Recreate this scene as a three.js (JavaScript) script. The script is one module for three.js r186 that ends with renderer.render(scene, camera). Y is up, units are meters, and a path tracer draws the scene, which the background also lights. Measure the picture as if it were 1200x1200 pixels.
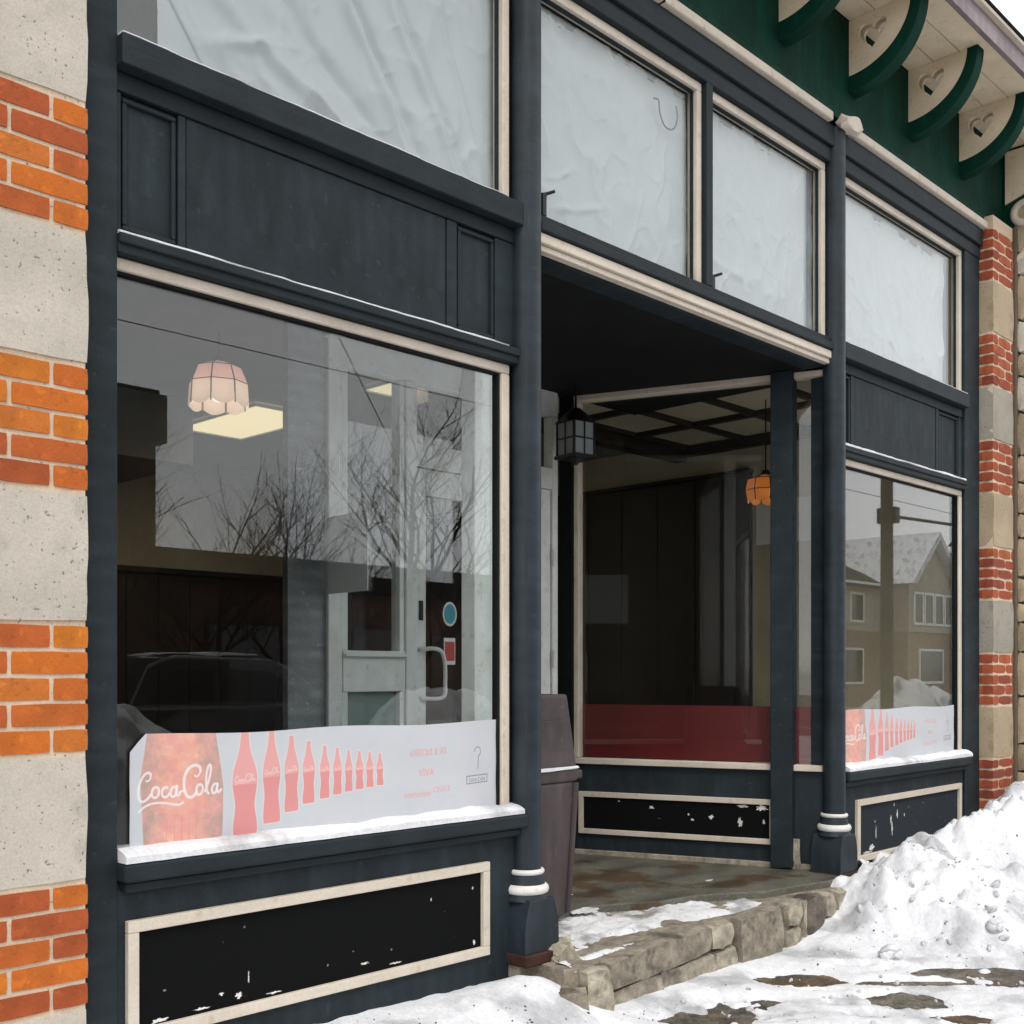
import * as THREE from 'three';
import { RoundedBoxGeometry } from 'three/addons/geometries/RoundedBoxGeometry.js';
import { mergeGeometries, toCreasedNormals, mergeVertices } from 'three/addons/utils/BufferGeometryUtils.js';
import { RectAreaLightUniformsLib } from 'three/addons/lights/RectAreaLightUniformsLib.js';

// ---------------------------------------------------------------- camera, sky, sun, exposure
const scene = new THREE.Scene();
const EYE = 1.25, DIST = 2.96, AX = Math.atan2(1298, 1330);
const camera = new THREE.PerspectiveCamera(2 * Math.atan(600 / 1330) * 180 / Math.PI, 1, 0.05, 800);
camera.position.set(0, EYE, DIST);
camera.lookAt(Math.cos(AX), EYE, DIST - Math.sin(AX));
camera.setViewOffset(1200, 1200, 0, -189, 1200, 1200);   // a rising-front lens: verticals stay upright
const renderer = new THREE.WebGLRenderer({ antialias: true });
renderer.toneMapping = THREE.LinearToneMapping;
renderer.toneMappingExposure = 1.18;
renderer.shadowMap.enabled = true;
renderer.setSize(1024, 1024);

// seeded noise
function rng(seed) { let s = seed >>> 0; return () => { s = (s + 0x6d2b79f5) | 0; let t = Math.imul(s ^ (s >>> 15), 1 | s); t = (t + Math.imul(t ^ (t >>> 7), 61 | t)) ^ t; return ((t ^ (t >>> 14)) >>> 0) / 4294967296; }; }
const LAT = (() => { const r = rng(77), a = new Float32Array(65536); for (let i = 0; i < a.length; i++) a[i] = r(); return a; })();
const sm = (t) => t * t * (3 - 2 * t), mix = (a, b, t) => a + (b - a) * t, clamp = (v, a = 0, b = 1) => Math.min(b, Math.max(a, v));
const step = (a, b, v) => sm(clamp((v - a) / (b - a)));
function vn(x, y, per = 256, sd = 0) {
  const xi = Math.floor(x), yi = Math.floor(y), fx = sm(x - xi), fy = sm(y - yi);
  const m = (v) => ((v % per) + per) % per, L = (i, j) => LAT[((m(i) + sd * 37) & 255) + (((m(j) + sd * 91) & 255) << 8)];
  return mix(mix(L(xi, yi), L(xi + 1, yi), fx), mix(L(xi, yi + 1), L(xi + 1, yi + 1), fx), fy);
}
function fbm(x, y, oct = 4, per = 256, sd = 0) { let s = 0, a = 0.5, n = 0; for (let i = 0; i < oct; i++) { s += a * vn(x, y, per, sd + i); n += a; x *= 2; y *= 2; per = Math.min(256, per * 2); a *= 0.5; } return s / n; }

// overcast winter sky: a soft grey-white deck, a little brighter towards the hazy horizon
{
  const W = 512, H = 256, d = new Float32Array(W * H * 4);
  for (let j = 0; j < H; j++) for (let i = 0; i < W; i++) {
    const el = ((j + 0.5) / H - 0.5) * Math.PI, e = Math.max(0, Math.sin(el));
    const c = fbm(i / 32, j / 16, 5, 16, 3) - 0.5;
    const L = el < 0 ? 0.55 : mix(1.72, 1.0, Math.pow(e, 0.7)) * (1 + 0.16 * c), o = (j * W + i) * 4;
    d[o] = L * 0.99; d[o + 1] = L; d[o + 2] = L * 1.02; d[o + 3] = 1;
  }
  const t = new THREE.DataTexture(d, W, H, THREE.RGBAFormat, THREE.FloatType);
  t.mapping = THREE.EquirectangularReflectionMapping; t.magFilter = t.minFilter = THREE.LinearFilter; t.wrapS = THREE.RepeatWrapping; t.needsUpdate = true;
  scene.background = t; scene.environment = t;
}
const sun = new THREE.DirectionalLight(new THREE.Color(1, 0.97, 0.93), 1.5);
sun.position.set(-4, 19, 10); sun.target.position.set(4, 0, 0);
sun.castShadow = true; sun.shadow.radius = 40; sun.shadow.mapSize.set(2048, 2048);
Object.assign(sun.shadow.camera, { left: -60, right: 60, top: 40, bottom: -40, near: 0.5, far: 120 });
scene.add(sun, sun.target);
RectAreaLightUniformsLib.init();

// ---------------------------------------------------------------- textures and materials
const REPEAT = [];
function tex(n, size, fn, srgb = true) {         // size = metres one repeat covers; fn(u, v) -> [r, g, b] in 0..1 (display values for colour)
  const d = new Uint8Array(n * n * 4);
  for (let j = 0; j < n; j++) for (let i = 0; i < n; i++) {
    const c = fn(i / n, j / n), o = (j * n + i) * 4;
    d[o] = 255 * clamp(c[0]); d[o + 1] = 255 * clamp(c[1]); d[o + 2] = 255 * clamp(c[2]); d[o + 3] = 255;
  }
  const t = new THREE.DataTexture(d, n, n, THREE.RGBAFormat);
  t.wrapS = t.wrapT = THREE.RepeatWrapping; t.magFilter = THREE.LinearFilter; t.minFilter = THREE.LinearMipmapLinearFilter; t.generateMipmaps = true;
  if (srgb) t.colorSpace = THREE.SRGBColorSpace;
  t.repeat.set(1 / size, 1 / size); t.needsUpdate = true;
  return t;
}
const g3 = (v) => [v, v, v];
const lin = (r, g, b) => new THREE.Color().setRGB(r, g, b);
const T = {
  paint: tex(512, 1.3, (u, v) => { const a = fbm(u * 6, v * 6, 5, 6, 1), b = vn(u * 256, v * 256, 256, 5), c = vn(u * 40, v * 8, 8, 9), chip = fbm(u * 48, v * 48, 3, 48, 12) > 0.83 ? 0.22 : 0, w = step(0.58, 0.8, fbm(u * 14, v * 5, 5, 2, 41)) * 0.16; return g3(0.80 + 0.34 * (a - 0.5) + 0.09 * (b - 0.5) + 0.12 * (c - 0.5) + chip + w); }),
  grain: tex(512, 0.9, (u, v) => { const a = fbm(u * 4, v * 64, 4, 4, 2), b = vn(u * 128, v * 256, 128, 6), s = fbm(u * 8, v * 8, 4, 8, 17); return g3(0.84 + 0.2 * (a - 0.5) + 0.1 * (b - 0.5) + 0.2 * (s - 0.5)); }),
  grainB: tex(512, 0.9, (u, v) => g3(0.5 + 0.5 * (fbm(u * 4, v * 64, 4, 4, 2) - 0.5) + 0.5 * (fbm(u * 16, v * 16, 4, 16, 8) - 0.5)), false),
  cream: tex(512, 0.8, (u, v) => { const a = fbm(u * 8, v * 8, 5, 8, 4), b = vn(u * 200, v * 200, 200, 3), dirt = 0.3 * step(0.66, 0.85, fbm(u * 20, v * 20, 4, 20, 21)); return [0.95 - 0.12 * (a - 0.4) + 0.06 * (b - 0.5) - 0.22 * dirt, 0.95 - 0.13 * (a - 0.4) + 0.06 * (b - 0.5) - 0.26 * dirt, 0.95 - 0.16 * (a - 0.4) + 0.06 * (b - 0.5) - 0.32 * dirt]; }),
  brick: tex(512, 0.36, (u, v) => { const a = fbm(u * 6, v * 6, 4, 6, 7), b = vn(u * 220, v * 220, 220, 2), c = fbm(u * 24, v * 24, 3, 24, 11), k = step(0.68, 0.85, c) * 0.1, w = step(0.66, 0.78, fbm(u * 14, v * 14, 4, 14, 29)) * 0.12; const m = 0.92 + 0.2 * (a - 0.5) + 0.14 * (b - 0.5) - k; return [m + w, m - 0.02 + w * 1.3, m - 0.03 + w * 1.6]; }),
  brickB: tex(256, 0.36, (u, v) => g3(0.5 + 0.7 * (fbm(u * 20, v * 20, 4, 20, 7) - 0.5)), false),
  stone: tex(1024, 0.9, (u, v) => { const a = fbm(u * 5, v * 5, 5, 5, 8), b = vn(u * 256, v * 256, 256, 4), p = fbm(u * 100, v * 100, 3, 100, 15), pit = step(0.76, 0.86, p) * 0.3, st = step(0.6, 0.85, fbm(u * 8, v * 8, 4, 8, 31)) * 0.07; const m = 0.9 + 0.14 * (a - 0.5) + 0.08 * (b - 0.5) - pit - st; return [m, m - 0.005 - 0.01 * st, m - 0.015]; }),
  stoneB: tex(512, 0.9, (u, v) => { const p = fbm(u * 100, v * 100, 3, 100, 15); return g3(0.6 + 0.3 * (fbm(u * 30, v * 30, 4, 30, 8) - 0.5) - 0.4 * step(0.74, 0.84, p)); }, false),
  snow: tex(512, 1.1, (u, v) => { const a = fbm(u * 5, v * 5, 5, 5, 10), d = step(0.46, 0.8, fbm(u * 7, v * 7, 5, 7, 14)) * 0.2 + (fbm(u * 120, v * 120, 2, 120, 19) - 0.5) * 0.10, s = vn(u * 256, v * 256, 256, 13) > 0.993 ? 0.22 : 0; const m = 0.97 - 0.07 * (a - 0.4) - d - s; return [m, m, m + 0.004]; }),
  snowB: tex(512, 0.7, (u, v) => g3(0.5 + 0.6 * (fbm(u * 10, v * 10, 5, 10, 10) - 0.5) + 0.25 * (vn(u * 180, v * 180, 180, 3) - 0.5)), false),
  dirtSnow: tex(512, 1.7, (u, v) => { const a = fbm(u * 6, v * 6, 5, 6, 18), d = step(0.5, 0.75, fbm(u * 12, v * 12, 5, 12, 24)) * 0.3, s = step(0.72, 0.85, fbm(u * 90, v * 90, 3, 90, 34)) * 0.25; const m = 0.96 - 0.1 * (a - 0.4) - d - s; return [m, m - 0.01 * d, m - 0.03 * d]; }),
  ground: tex(1024, 1.9, (u, v) => { const a = fbm(u * 8, v * 8, 5, 8, 20), b = vn(u * 256, v * 256, 256, 6), c = fbm(u * 40, v * 40, 3, 40, 23), d = step(0.45, 0.65, fbm(u * 5, v * 5, 5, 5, 26)); const m = 0.62 + 0.5 * (a - 0.5) + 0.3 * (b - 0.5) + 0.5 * (c - 0.5); return [mix(m, m * 0.95, d), mix(m * 0.98, m * 0.80, d), mix(m * 0.93, m * 0.62, d)]; }),
  groundB: tex(512, 0.9, (u, v) => g3(0.5 + 0.9 * (fbm(u * 40, v * 40, 3, 40, 23) - 0.5)), false),
  rock: tex(1024, 1.1, (u, v) => { const a = fbm(u * 6, v * 9, 5, 3, 60), b = vn(u * 256, v * 256, 256, 6), c = fbm(u * 40, v * 40, 4, 40, 63), k = step(0.6, 0.75, fbm(u * 9, v * 9, 5, 9, 66)) * 0.25; const m = 0.82 + 0.4 * (a - 0.5) + 0.14 * (b - 0.5) + 0.4 * (c - 0.5) - k; return [m, m * 0.985, m * 0.95]; }),
  slate: tex(1024, 1.6, (u, v) => { const a = fbm(u * 6, v * 10, 5, 2, 30), b = vn(u * 256, v * 256, 256, 8), d = step(0.52, 0.66, fbm(u * 7, v * 7, 5, 7, 36)); const m = 0.72 + 0.5 * (a - 0.5) + 0.2 * (b - 0.5); return [mix(m * 0.97, m * 0.8, d), mix(m, m * 0.68, d), mix(m * 0.96, m * 0.54, d)]; }),
  plaster: tex(512, 2, (u, v) => { const a = fbm(u * 5, v * 5, 5, 5, 40), b = vn(u * 256, v * 256, 256, 9); return g3(0.9 + 0.2 * (a - 0.5) + 0.05 * (b - 0.5)); }),
  rust: tex(512, 0.5, (u, v) => { const a = fbm(u * 10, v * 10, 5, 10, 50), b = vn(u * 200, v * 200, 200, 7); return [0.8 + 0.5 * (a - 0.5) + 0.2 * (b - 0.5), 0.6 + 0.4 * (a - 0.5) + 0.15 * (b - 0.5), 0.5 + 0.3 * (a - 0.5)]; }),
};
function mat(name, color, rough, opt = {}) {
  const m = new THREE.MeshPhysicalMaterial({ color, roughness: rough, ...opt });
  m.name = name; return m;
}
const bumpOf = (t, s) => ({ bumpMap: t, bumpScale: s });
const M = {
  dark: mat('dark_paint', lin(0.026, 0.038, 0.046), 0.66, { specularIntensity: 0.45,  map: T.paint, ...bumpOf(T.grainB, 0.0012) }),
  darkWood: mat('dark_paint_wood', lin(0.022, 0.032, 0.038), 0.62, { specularIntensity: 0.45,  map: T.grain, ...bumpOf(T.grainB, 0.002) }),
  black: mat('black_paint', lin(0.009, 0.0105, 0.0115), 0.75, { specularIntensity: 0.45,  map: T.paint, ...bumpOf(T.grainB, 0.001) }),
  iron: mat('iron_paint', lin(0.028, 0.040, 0.050), 0.5, { specularIntensity: 0.6,  map: T.paint, ...bumpOf(T.stoneB, 0.0008) }),
  cream: mat('cream_paint', lin(0.72, 0.635, 0.53), 0.6, { map: T.cream, ...bumpOf(T.grainB, 0.0012) }),
  ringWhite: mat('white_gloss_paint', lin(0.82, 0.8, 0.76), 0.5, { map: T.cream, ...bumpOf(T.grainB, 0.001) }),
  white: mat('white_paint', lin(0.85, 0.88, 0.86), 0.5, { map: T.cream, ...bumpOf(T.grainB, 0.0008) }),
  eaves: mat('eaves_cream_paint', lin(0.88, 0.74, 0.55), 0.65, { map: T.cream, ...bumpOf(T.grainB, 0.0012) }),
  green: mat('green_paint', lin(0.003, 0.052, 0.034), 0.7, { specularIntensity: 0.25,  map: T.paint, ...bumpOf(T.grainB, 0.0015) }),
  mauve: mat('mauve_paint', lin(0.33, 0.26, 0.28), 0.5, { map: T.paint }),
  mortar: mat('mortar', lin(0.78, 0.62, 0.46), 0.95, { map: T.stone, ...bumpOf(T.stoneB, 0.002) }),
  stone: mat('limestone', lin(0.63, 0.58, 0.505), 0.93, { map: T.stone, ...bumpOf(T.stoneB, 0.003) }),
  stoneGrey: mat('weathered_limestone', lin(0.4, 0.37, 0.31), 0.95, { map: T.stone, ...bumpOf(T.stoneB, 0.005) }),
  stoneTan: mat('tan_stone', lin(0.5, 0.4, 0.27), 0.95, { map: T.stone, ...bumpOf(T.stoneB, 0.005) }),
  stoneBrown: mat('brown_stone', lin(0.36, 0.29, 0.2), 0.95, { map: T.stone, ...bumpOf(T.stoneB, 0.005) }),
  stepStone: mat('step_stone', lin(0.33, 0.295, 0.245), 0.9, { map: T.rock, ...bumpOf(T.groundB, 0.004) }),
  stepStone2: mat('step_stone_pale', lin(0.46, 0.42, 0.35), 0.9, { map: T.rock, ...bumpOf(T.groundB, 0.004) }),
  stepStone3: mat('step_stone_dark', lin(0.2, 0.175, 0.15), 0.9, { map: T.rock, ...bumpOf(T.groundB, 0.004) }),
  slate: mat('slate', lin(0.25, 0.225, 0.19), 0.55, { map: T.slate, ...bumpOf(T.groundB, 0.002) }),
  ground: mat('pavement', lin(0.26, 0.235, 0.2), 0.75, { map: T.ground, ...bumpOf(T.groundB, 0.004) }),
  road: mat('slushy_asphalt', lin(0.3, 0.3, 0.305), 0.85, { map: T.ground, ...bumpOf(T.groundB, 0.004) }),
  snow: mat('snow', lin(0.79, 0.795, 0.81), 0.85, { map: T.snow, ...bumpOf(T.snowB, 0.004) }),
  snowDirty: mat('trodden_snow', lin(0.79, 0.79, 0.8), 0.85, { map: T.dirtSnow, ...bumpOf(T.snowB, 0.007) }),
  glass: mat('window_glass', lin(0.97, 0.985, 0.98), 0.0, { transmission: 1, thickness: 0, ior: 1.52 }),
  ceilingGrey: mat('grey_ceiling_tile', lin(0.27, 0.27, 0.265), 0.9, { map: T.plaster }),
  postGrey: mat('grey_post_paint', lin(0.36, 0.39, 0.41), 0.6, { map: T.paint }),
  tan: mat('tan_plaster', lin(0.6, 0.53, 0.37), 0.9, { map: T.plaster }),
  beige: mat('beige_plaster', lin(0.5, 0.46, 0.36), 0.9, { map: T.plaster }),
  paleTan: mat('pale_ceiling_panel', lin(0.78, 0.69, 0.5), 0.85, { map: T.plaster }),
  darkPanel: mat('dark_panelling', lin(0.018, 0.012, 0.01), 0.6, { map: T.grain }),
  brownWood: mat('dark_brown_wood', lin(0.05, 0.035, 0.024), 0.6, { map: T.grain }),
  darkFloor: mat('dark_floor', lin(0.03, 0.025, 0.02), 0.6, { map: T.grain }),
  bin: mat('brown_plastic', lin(0.085, 0.062, 0.062), 0.55, { map: T.paint, ...bumpOf(T.brickB, 0.0012) }),
  blackMetal: mat('black_metal', lin(0.012, 0.013, 0.014), 0.45, { metalness: 0.4 }),
  steel: mat('steel', lin(0.6, 0.6, 0.6), 0.3, { metalness: 1 }),
  rust: mat('rusty_iron', lin(0.12, 0.045, 0.025), 0.9, { map: T.rust, ...bumpOf(T.brickB, 0.003) }),
  frosted: mat('frosted_glass', lin(0.5, 0.55, 0.55), 0.6, { transmission: 0.5, thickness: 0 }),
  paper: mat('white_paper', lin(0.8, 0.82, 0.82), 0.8),
  shadePink: mat('pink_glass', lin(0.72, 0.46, 0.44), 0.95, { transmission: 0.5, thickness: 0 }),
  shadeCream: mat('cream_glass', lin(0.8, 0.68, 0.58), 0.95, { transmission: 0.5, thickness: 0 }),
  shadeAmber: mat('amber_glass', lin(0.75, 0.28, 0.06), 0.95, { transmission: 0.5, thickness: 0 }),
};
const brickColours = [[0.60, 0.155, 0.014], [0.55, 0.135, 0.016], [0.62, 0.19, 0.014], [0.5, 0.115, 0.02], [0.42, 0.09, 0.02], [0.58, 0.17, 0.022]];
const brickMats = brickColours.map((c, i) => mat('brick_' + i, lin(...c), 0.88, { map: T.brick, ...bumpOf(T.brickB, 0.0025) }));
const redBrickMats = [[0.36, 0.075, 0.03], [0.28, 0.06, 0.028], [0.42, 0.1, 0.035]].map((c, i) => mat('red_brick_' + i, lin(...c), 0.9, { map: T.brick, ...bumpOf(T.brickB, 0.003) }));

// ---------------------------------------------------------------- helpers
const taken = {};
function numbered(name) { const n = taken[name] ?? 0; taken[name] = n + 1; return n ? name + '_' + String(n).padStart(3, '0') : name; }
function thing(name, label, category, pos = [0, 0, 0], group, kind) {
  const o = new THREE.Group(); o.name = numbered(name); o.position.set(...pos); o.userData = { label, category };
  if (group) o.userData.group = group;
  if (kind) o.userData.kind = kind;
  scene.add(o); return o;
}
function metreUV(g) {
  const p = g.attributes.position, n = g.attributes.normal, uv = new Float32Array(p.count * 2);
  for (let i = 0; i < p.count; i++) {
    const ax = Math.abs(n.getX(i)), ay = Math.abs(n.getY(i)), az = Math.abs(n.getZ(i));
    if (az >= ax && az >= ay) { uv[2 * i] = p.getX(i); uv[2 * i + 1] = p.getY(i); }
    else if (ax >= ay) { uv[2 * i] = p.getZ(i) + 0.37; uv[2 * i + 1] = p.getY(i); }
    else { uv[2 * i] = p.getX(i); uv[2 * i + 1] = p.getZ(i) + 0.21; }
  }
  g.setAttribute('uv', new THREE.BufferAttribute(uv, 2)); return g;
}
function turnUV(g) { const u = g.attributes.uv; for (let i = 0; i < u.count; i++) u.setXY(i, u.getY(i), u.getX(i)); return g; }   // for grain that runs upright
function plainGeo(g) { const o = g.index ? g.toNonIndexed() : g; for (const k of Object.keys(o.attributes)) if (!['position', 'normal', 'uv'].includes(k)) o.deleteAttribute(k); return o; }
function join(geos) { geos = [].concat(geos).map(plainGeo); return geos.length === 1 ? geos[0] : mergeGeometries(geos); }
function part(parent, name, geos, m, opt = {}) {       // geometry is given in world metres; it is stored relative to the thing's base
  let g = join(geos);
  if (!opt.keepUV) metreUV(g);
  if (opt.upright) turnUV(g);
  if (opt.matrix) g.applyMatrix4(opt.matrix);
  let root = parent; while (root && root.parent && root.parent !== scene) root = root.parent;
  if (root && !opt.local) g.translate(-root.position.x, -root.position.y, -root.position.z);
  const o = new THREE.Mesh(g, m); o.castShadow = o.receiveShadow = true; o.name = name;
  parent.add(o); return o;
}
function solo(name, geos, m, label, category, opt = {}) {   // a thing that is one mesh
  const g = join(geos); if (!opt.keepUV) metreUV(g);
  g.computeBoundingBox(); const b = g.boundingBox, c = [(b.min.x + b.max.x) / 2, b.min.y, (b.min.z + b.max.z) / 2];
  g.translate(-c[0], -c[1], -c[2]);
  const o = new THREE.Mesh(g, m); o.castShadow = o.receiveShadow = true; o.name = numbered(name); o.position.set(...c);
  o.userData = { label }; if (category) o.userData.category = category;
  if (opt.kind) o.userData.kind = opt.kind; if (opt.group) o.userData.group = opt.group;
  scene.add(o); return o;
}
function bx(x0, x1, y0, y1, z0, z1) { const g = new THREE.BoxGeometry(x1 - x0, y1 - y0, z1 - z0); g.translate((x0 + x1) / 2, (y0 + y1) / 2, (z0 + z1) / 2); return g; }
function rb(x0, x1, y0, y1, z0, z1, r = 0.003) {
  const w = x1 - x0, h = y1 - y0, d = z1 - z0; r = Math.min(r, w * 0.45, h * 0.45, d * 0.45);
  const g = new RoundedBoxGeometry(w, h, d, 1, r); g.translate((x0 + x1) / 2, (y0 + y1) / 2, (z0 + z1) / 2); return g;
}
function cyl(x, y0, y1, z, r0, r1 = r0, seg = 28) { const g = new THREE.CylinderGeometry(r1, r0, y1 - y0, seg); g.translate(x, (y0 + y1) / 2, z); return g; }
function rod(a, b, r, r2 = r, seg = 8) {
  const A = new THREE.Vector3(...a), B = new THREE.Vector3(...b), d = B.clone().sub(A), l = d.length();
  const g = new THREE.CylinderGeometry(r2, r, l, seg); g.translate(0, l / 2, 0);
  g.applyQuaternion(new THREE.Quaternion().setFromUnitVectors(new THREE.Vector3(0, 1, 0), d.normalize())); g.translate(...a); return g;
}
function frameBars(x0, x1, y0, y1, w, z0, z1, r = 0.004) {
  return [rb(x0, x1, y1 - w, y1, z0, z1, r), rb(x0, x1, y0, y0 + w, z0, z1, r), rb(x0, x0 + w, y0 + w, y1 - w, z0, z1, r), rb(x1 - w, x1, y0 + w, y1 - w, z0, z1, r)];
}
function rough(w, h, d, amp, seed, n = 4, crease = 0.7) {              // an uneven block about its own centre
  const g0 = new THREE.BoxGeometry(w, h, d, Math.max(2, n), Math.max(2, n - 1), 2); g0.deleteAttribute('uv'); g0.deleteAttribute('normal');
  const g = mergeVertices(g0), p = g.attributes.position;
  for (let i = 0; i < p.count; i++) {
    const x = p.getX(i), y = p.getY(i), z = p.getZ(i), s = seed * 3.7;
    const nx = vn(x * 11 + s + 9, y * 11 + z * 13 + 40) - 0.5, ny = vn(x * 11 + s + 60, y * 9 + z * 11 + 7) - 0.5, nz = vn(x * 13 + s + 21, y * 13 + z * 9 + 90) - 0.5;
    const rx = Math.abs(x) / (w / 2), ry = Math.abs(y) / (h / 2), rz = Math.abs(z) / (d / 2), corner = Math.max(0, rx + ry + rz - 2) * amp * 0.8;
    p.setXYZ(i, x + nx * amp - Math.sign(x) * corner, y + ny * amp - Math.sign(y) * corner, z + nz * amp * 1.3 - Math.sign(z) * corner * 0.6);
  }
  const c = toCreasedNormals(g.toNonIndexed(), crease); return c;
}
function heightField(x0, x1, z0, z1, step_, f) {         // sheet y = f(x, z)
  const nx = Math.round((x1 - x0) / step_), nz = Math.round((z1 - z0) / step_), g = new THREE.PlaneGeometry(1, 1, nx, nz), p = g.attributes.position, uv = g.attributes.uv;
  for (let j = 0; j <= nz; j++) for (let i = 0; i <= nx; i++) { const k = j * (nx + 1) + i, x = mix(x0, x1, i / nx), z = mix(z0, z1, j / nz); p.setXYZ(k, x, f(x, z), z); uv.setXY(k, x, z); }
  g.computeVertexNormals(); return g;
}
function dropWhere(g, test) {                            // removes the triangles of a sheet whose three corners all pass the test
  const ix = g.index.array, p = g.attributes.position, out = [];
  for (let i = 0; i < ix.length; i += 3) { if (![0, 1, 2].every((k) => test(p.getX(ix[i + k]), p.getY(ix[i + k]), p.getZ(ix[i + k])))) out.push(ix[i], ix[i + 1], ix[i + 2]); }
  g.setIndex(out); return g;
}
function canvasTex(w, h, draw) {
  const c = document.createElement('canvas'); c.width = w; c.height = h; draw(c.getContext('2d'), w, h);
  const t = new THREE.CanvasTexture(c); t.colorSpace = THREE.SRGBColorSpace; t.magFilter = THREE.LinearFilter; t.anisotropy = 8; return t;
}

// ---------------------------------------------------------------- the ground
const PAVE = -0.05, LAND = 0.17, SLATE = 0.205;
{
  const o = part(thing('pavement', 'grey concrete pavement in front of the shop', 'pavement', [0, 0, 0], null, 'structure'), 'paving', bx(-30, 60, PAVE - 0.2, PAVE, -0.02, 3.75), M.ground);
  const k = thing('kerb', 'concrete kerb along the street', 'kerb', [0, 0, 3.8], null, 'structure'); part(k, 'kerbstone', rb(-30, 60, PAVE - 0.3, PAVE + 0.004, 3.752, 3.9, 0.015), M.stoneGrey);
  const r = thing('road', 'slushy asphalt street', 'road', [0, -0.2, 8], null, 'structure'); part(r, 'asphalt', bx(-80, 160, -0.4, -0.2, 3.9, 12.2), M.road);
  const s = thing('ground', 'snow covered ground beyond the street', 'ground', [0, -0.1, 60], null, 'structure');
  part(s, 'snow_field', bx(-300, 300, -0.5, -0.12, 12.2, 300), M.snowDirty);
  part(s, 'back_lot', bx(-300, 300, -0.6, -0.3, -300, -7.2), M.snowDirty);
}

// ---------------------------------------------------------------- the shop
const shop = thing('storefront_building', 'old dark painted shopfront with brick piers and green bracketed eaves', 'building', [4.4, 0, 0]);
const X = { pierL: 1.366, stripL0: 1.37, stripL1: 1.476, winL1: 3.034, colL: 3.108, colR: 5.462, winR0: 5.53, winR1: 7.115, stripR1: 7.345, pierR0: 7.352, pierR1: 7.69 };
const Y = { sill: 0.705, winTop: 2.404, ledge: 2.462, beam0: 2.918, beam1: 3.005, trTop: 3.92, head: 4.105, drip: 4.155, soffit: 4.75 };
// brick and stone piers
const bands = [[0.372, 0.699], [1.040, 1.379], [1.728, 2.060], [2.415, 2.749], [3.10, 3.435]];
const stonesY = [[-0.2, 0.366], [0.705, 1.034], [1.385, 1.722], [2.066, 2.409], [2.755, 3.094], [3.441, 3.77]];
function brickPier(x0, x1, zf, zb, top, mats, stoneMats, seed, lab) {
  const r = rng(seed);
  const pier = part(shop, 'brick_pier', bx(x0 + 0.006, x1 - 0.006, -0.2, top, zb, zf - 0.0045), M.mortar); pier.userData.label = lab;
  const W = 0.205, J = 0.0105;
  const lens = [];
  const geoCache = new Map();
  const brickGeo = (w, h, d, v) => { const k = [w, h, d, v].map((q) => q.toFixed(3)).join(); if (!geoCache.has(k)) { const g = rough(w, h, d, seed === 5 ? 0.002 : 0.005, seed + v * 5, 4); metreUV(g); const u = g.attributes.uv; for (let i = 0; i < u.count; i++) u.setXY(i, u.getX(i) + v * 0.13, u.getY(i) + v * 0.29); geoCache.set(k, g); } return geoCache.get(k); };
  const all = [...bands]; if (top > 3.9) all.push([3.776, Math.min(top, 4.11)]);
  for (const [y0, y1] of all) for (let c = 0; c < 5; c++) {
    const h = (y1 - y0) / 5, yb = y0 + c * h;
    const odd = c % 2 === 0;
    // from the window edge outwards: half brick then whole bricks, or whole bricks
    let x = seed === 5 ? x1 : x0; const dir = seed === 5 ? -1 : 1, end = seed === 5 ? x0 : x1;
    let w = odd ? W / 2 - J / 2 : W; let first = true;
    while ((end - x) * dir > 0.02) {
      const rest = (end - x) * dir; const bw = Math.min(w, rest);
      const xc = x + dir * bw / 2, d = zf - zb > 0.2 ? 0.09 : zf - zb;
      const gw = bw - (first ? J / 2 : J), gx = xc + (first ? -dir * J / 4 : 0);
      const b = new THREE.Mesh(brickGeo(gw, h - J, d, Math.floor(r() * 4)), mats[Math.floor(r() * mats.length)]);
      b.name = 'brick'; b.position.set(gx - shop.position.x, yb + h / 2 + (r() - 0.5) * 0.002, zf - d / 2 + (r() - 0.5) * 0.0016); b.castShadow = b.receiveShadow = true;
      b.rotation.z = (r() - 0.5) * 0.006; pier.add(b);
      if (seed !== 5 && first) {                      // the return face shows brick ends too
        const s = new THREE.Mesh(brickGeo(0.05, h - J, Math.max(0.05, (zf - zb) * 0.9 - 0.05), 2), mats[Math.floor(r() * mats.length)]); s.name = 'brick';
        s.position.set(x0 + 0.022 - shop.position.x, yb + h / 2, (zf + zb) / 2 - 0.03); s.castShadow = true; pier.add(s);
      }
      x += dir * bw; w = W; first = false;
    }
  }
  stonesY.forEach(([y0, y1], i) => {
    if (y0 > top - 0.1) return;
    const g = rough(x1 - x0 - 0.002, Math.min(y1, top) - y0, zf - zb, 0.006, seed + i, 7); g.translate((x0 + x1) / 2, (y0 + Math.min(y1, top)) / 2, (zf + zb) / 2 + 0.002);
    part(pier, 'stone_block', g, stoneMats[i % stoneMats.length]);
  });
}
brickPier(0.72, X.pierL, 0.06, -0.3, 3.77, brickMats, [M.stone], 5, 'orange brick pier banded with smooth limestone blocks');
brickPier(X.pierR0, X.pierR1, 0.09, -0.25, 4.19, redBrickMats, [M.stoneGrey, M.stoneTan], 9, 'red brick pier banded with weathered limestone blocks');
part(shop, 'wall', [bx(0.5, 0.72, -0.3, 4.7, -6.4, 0.02), bx(0.7, 1.368, 3.78, 4.7, -0.3, 0.0)], M.stone);
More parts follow.
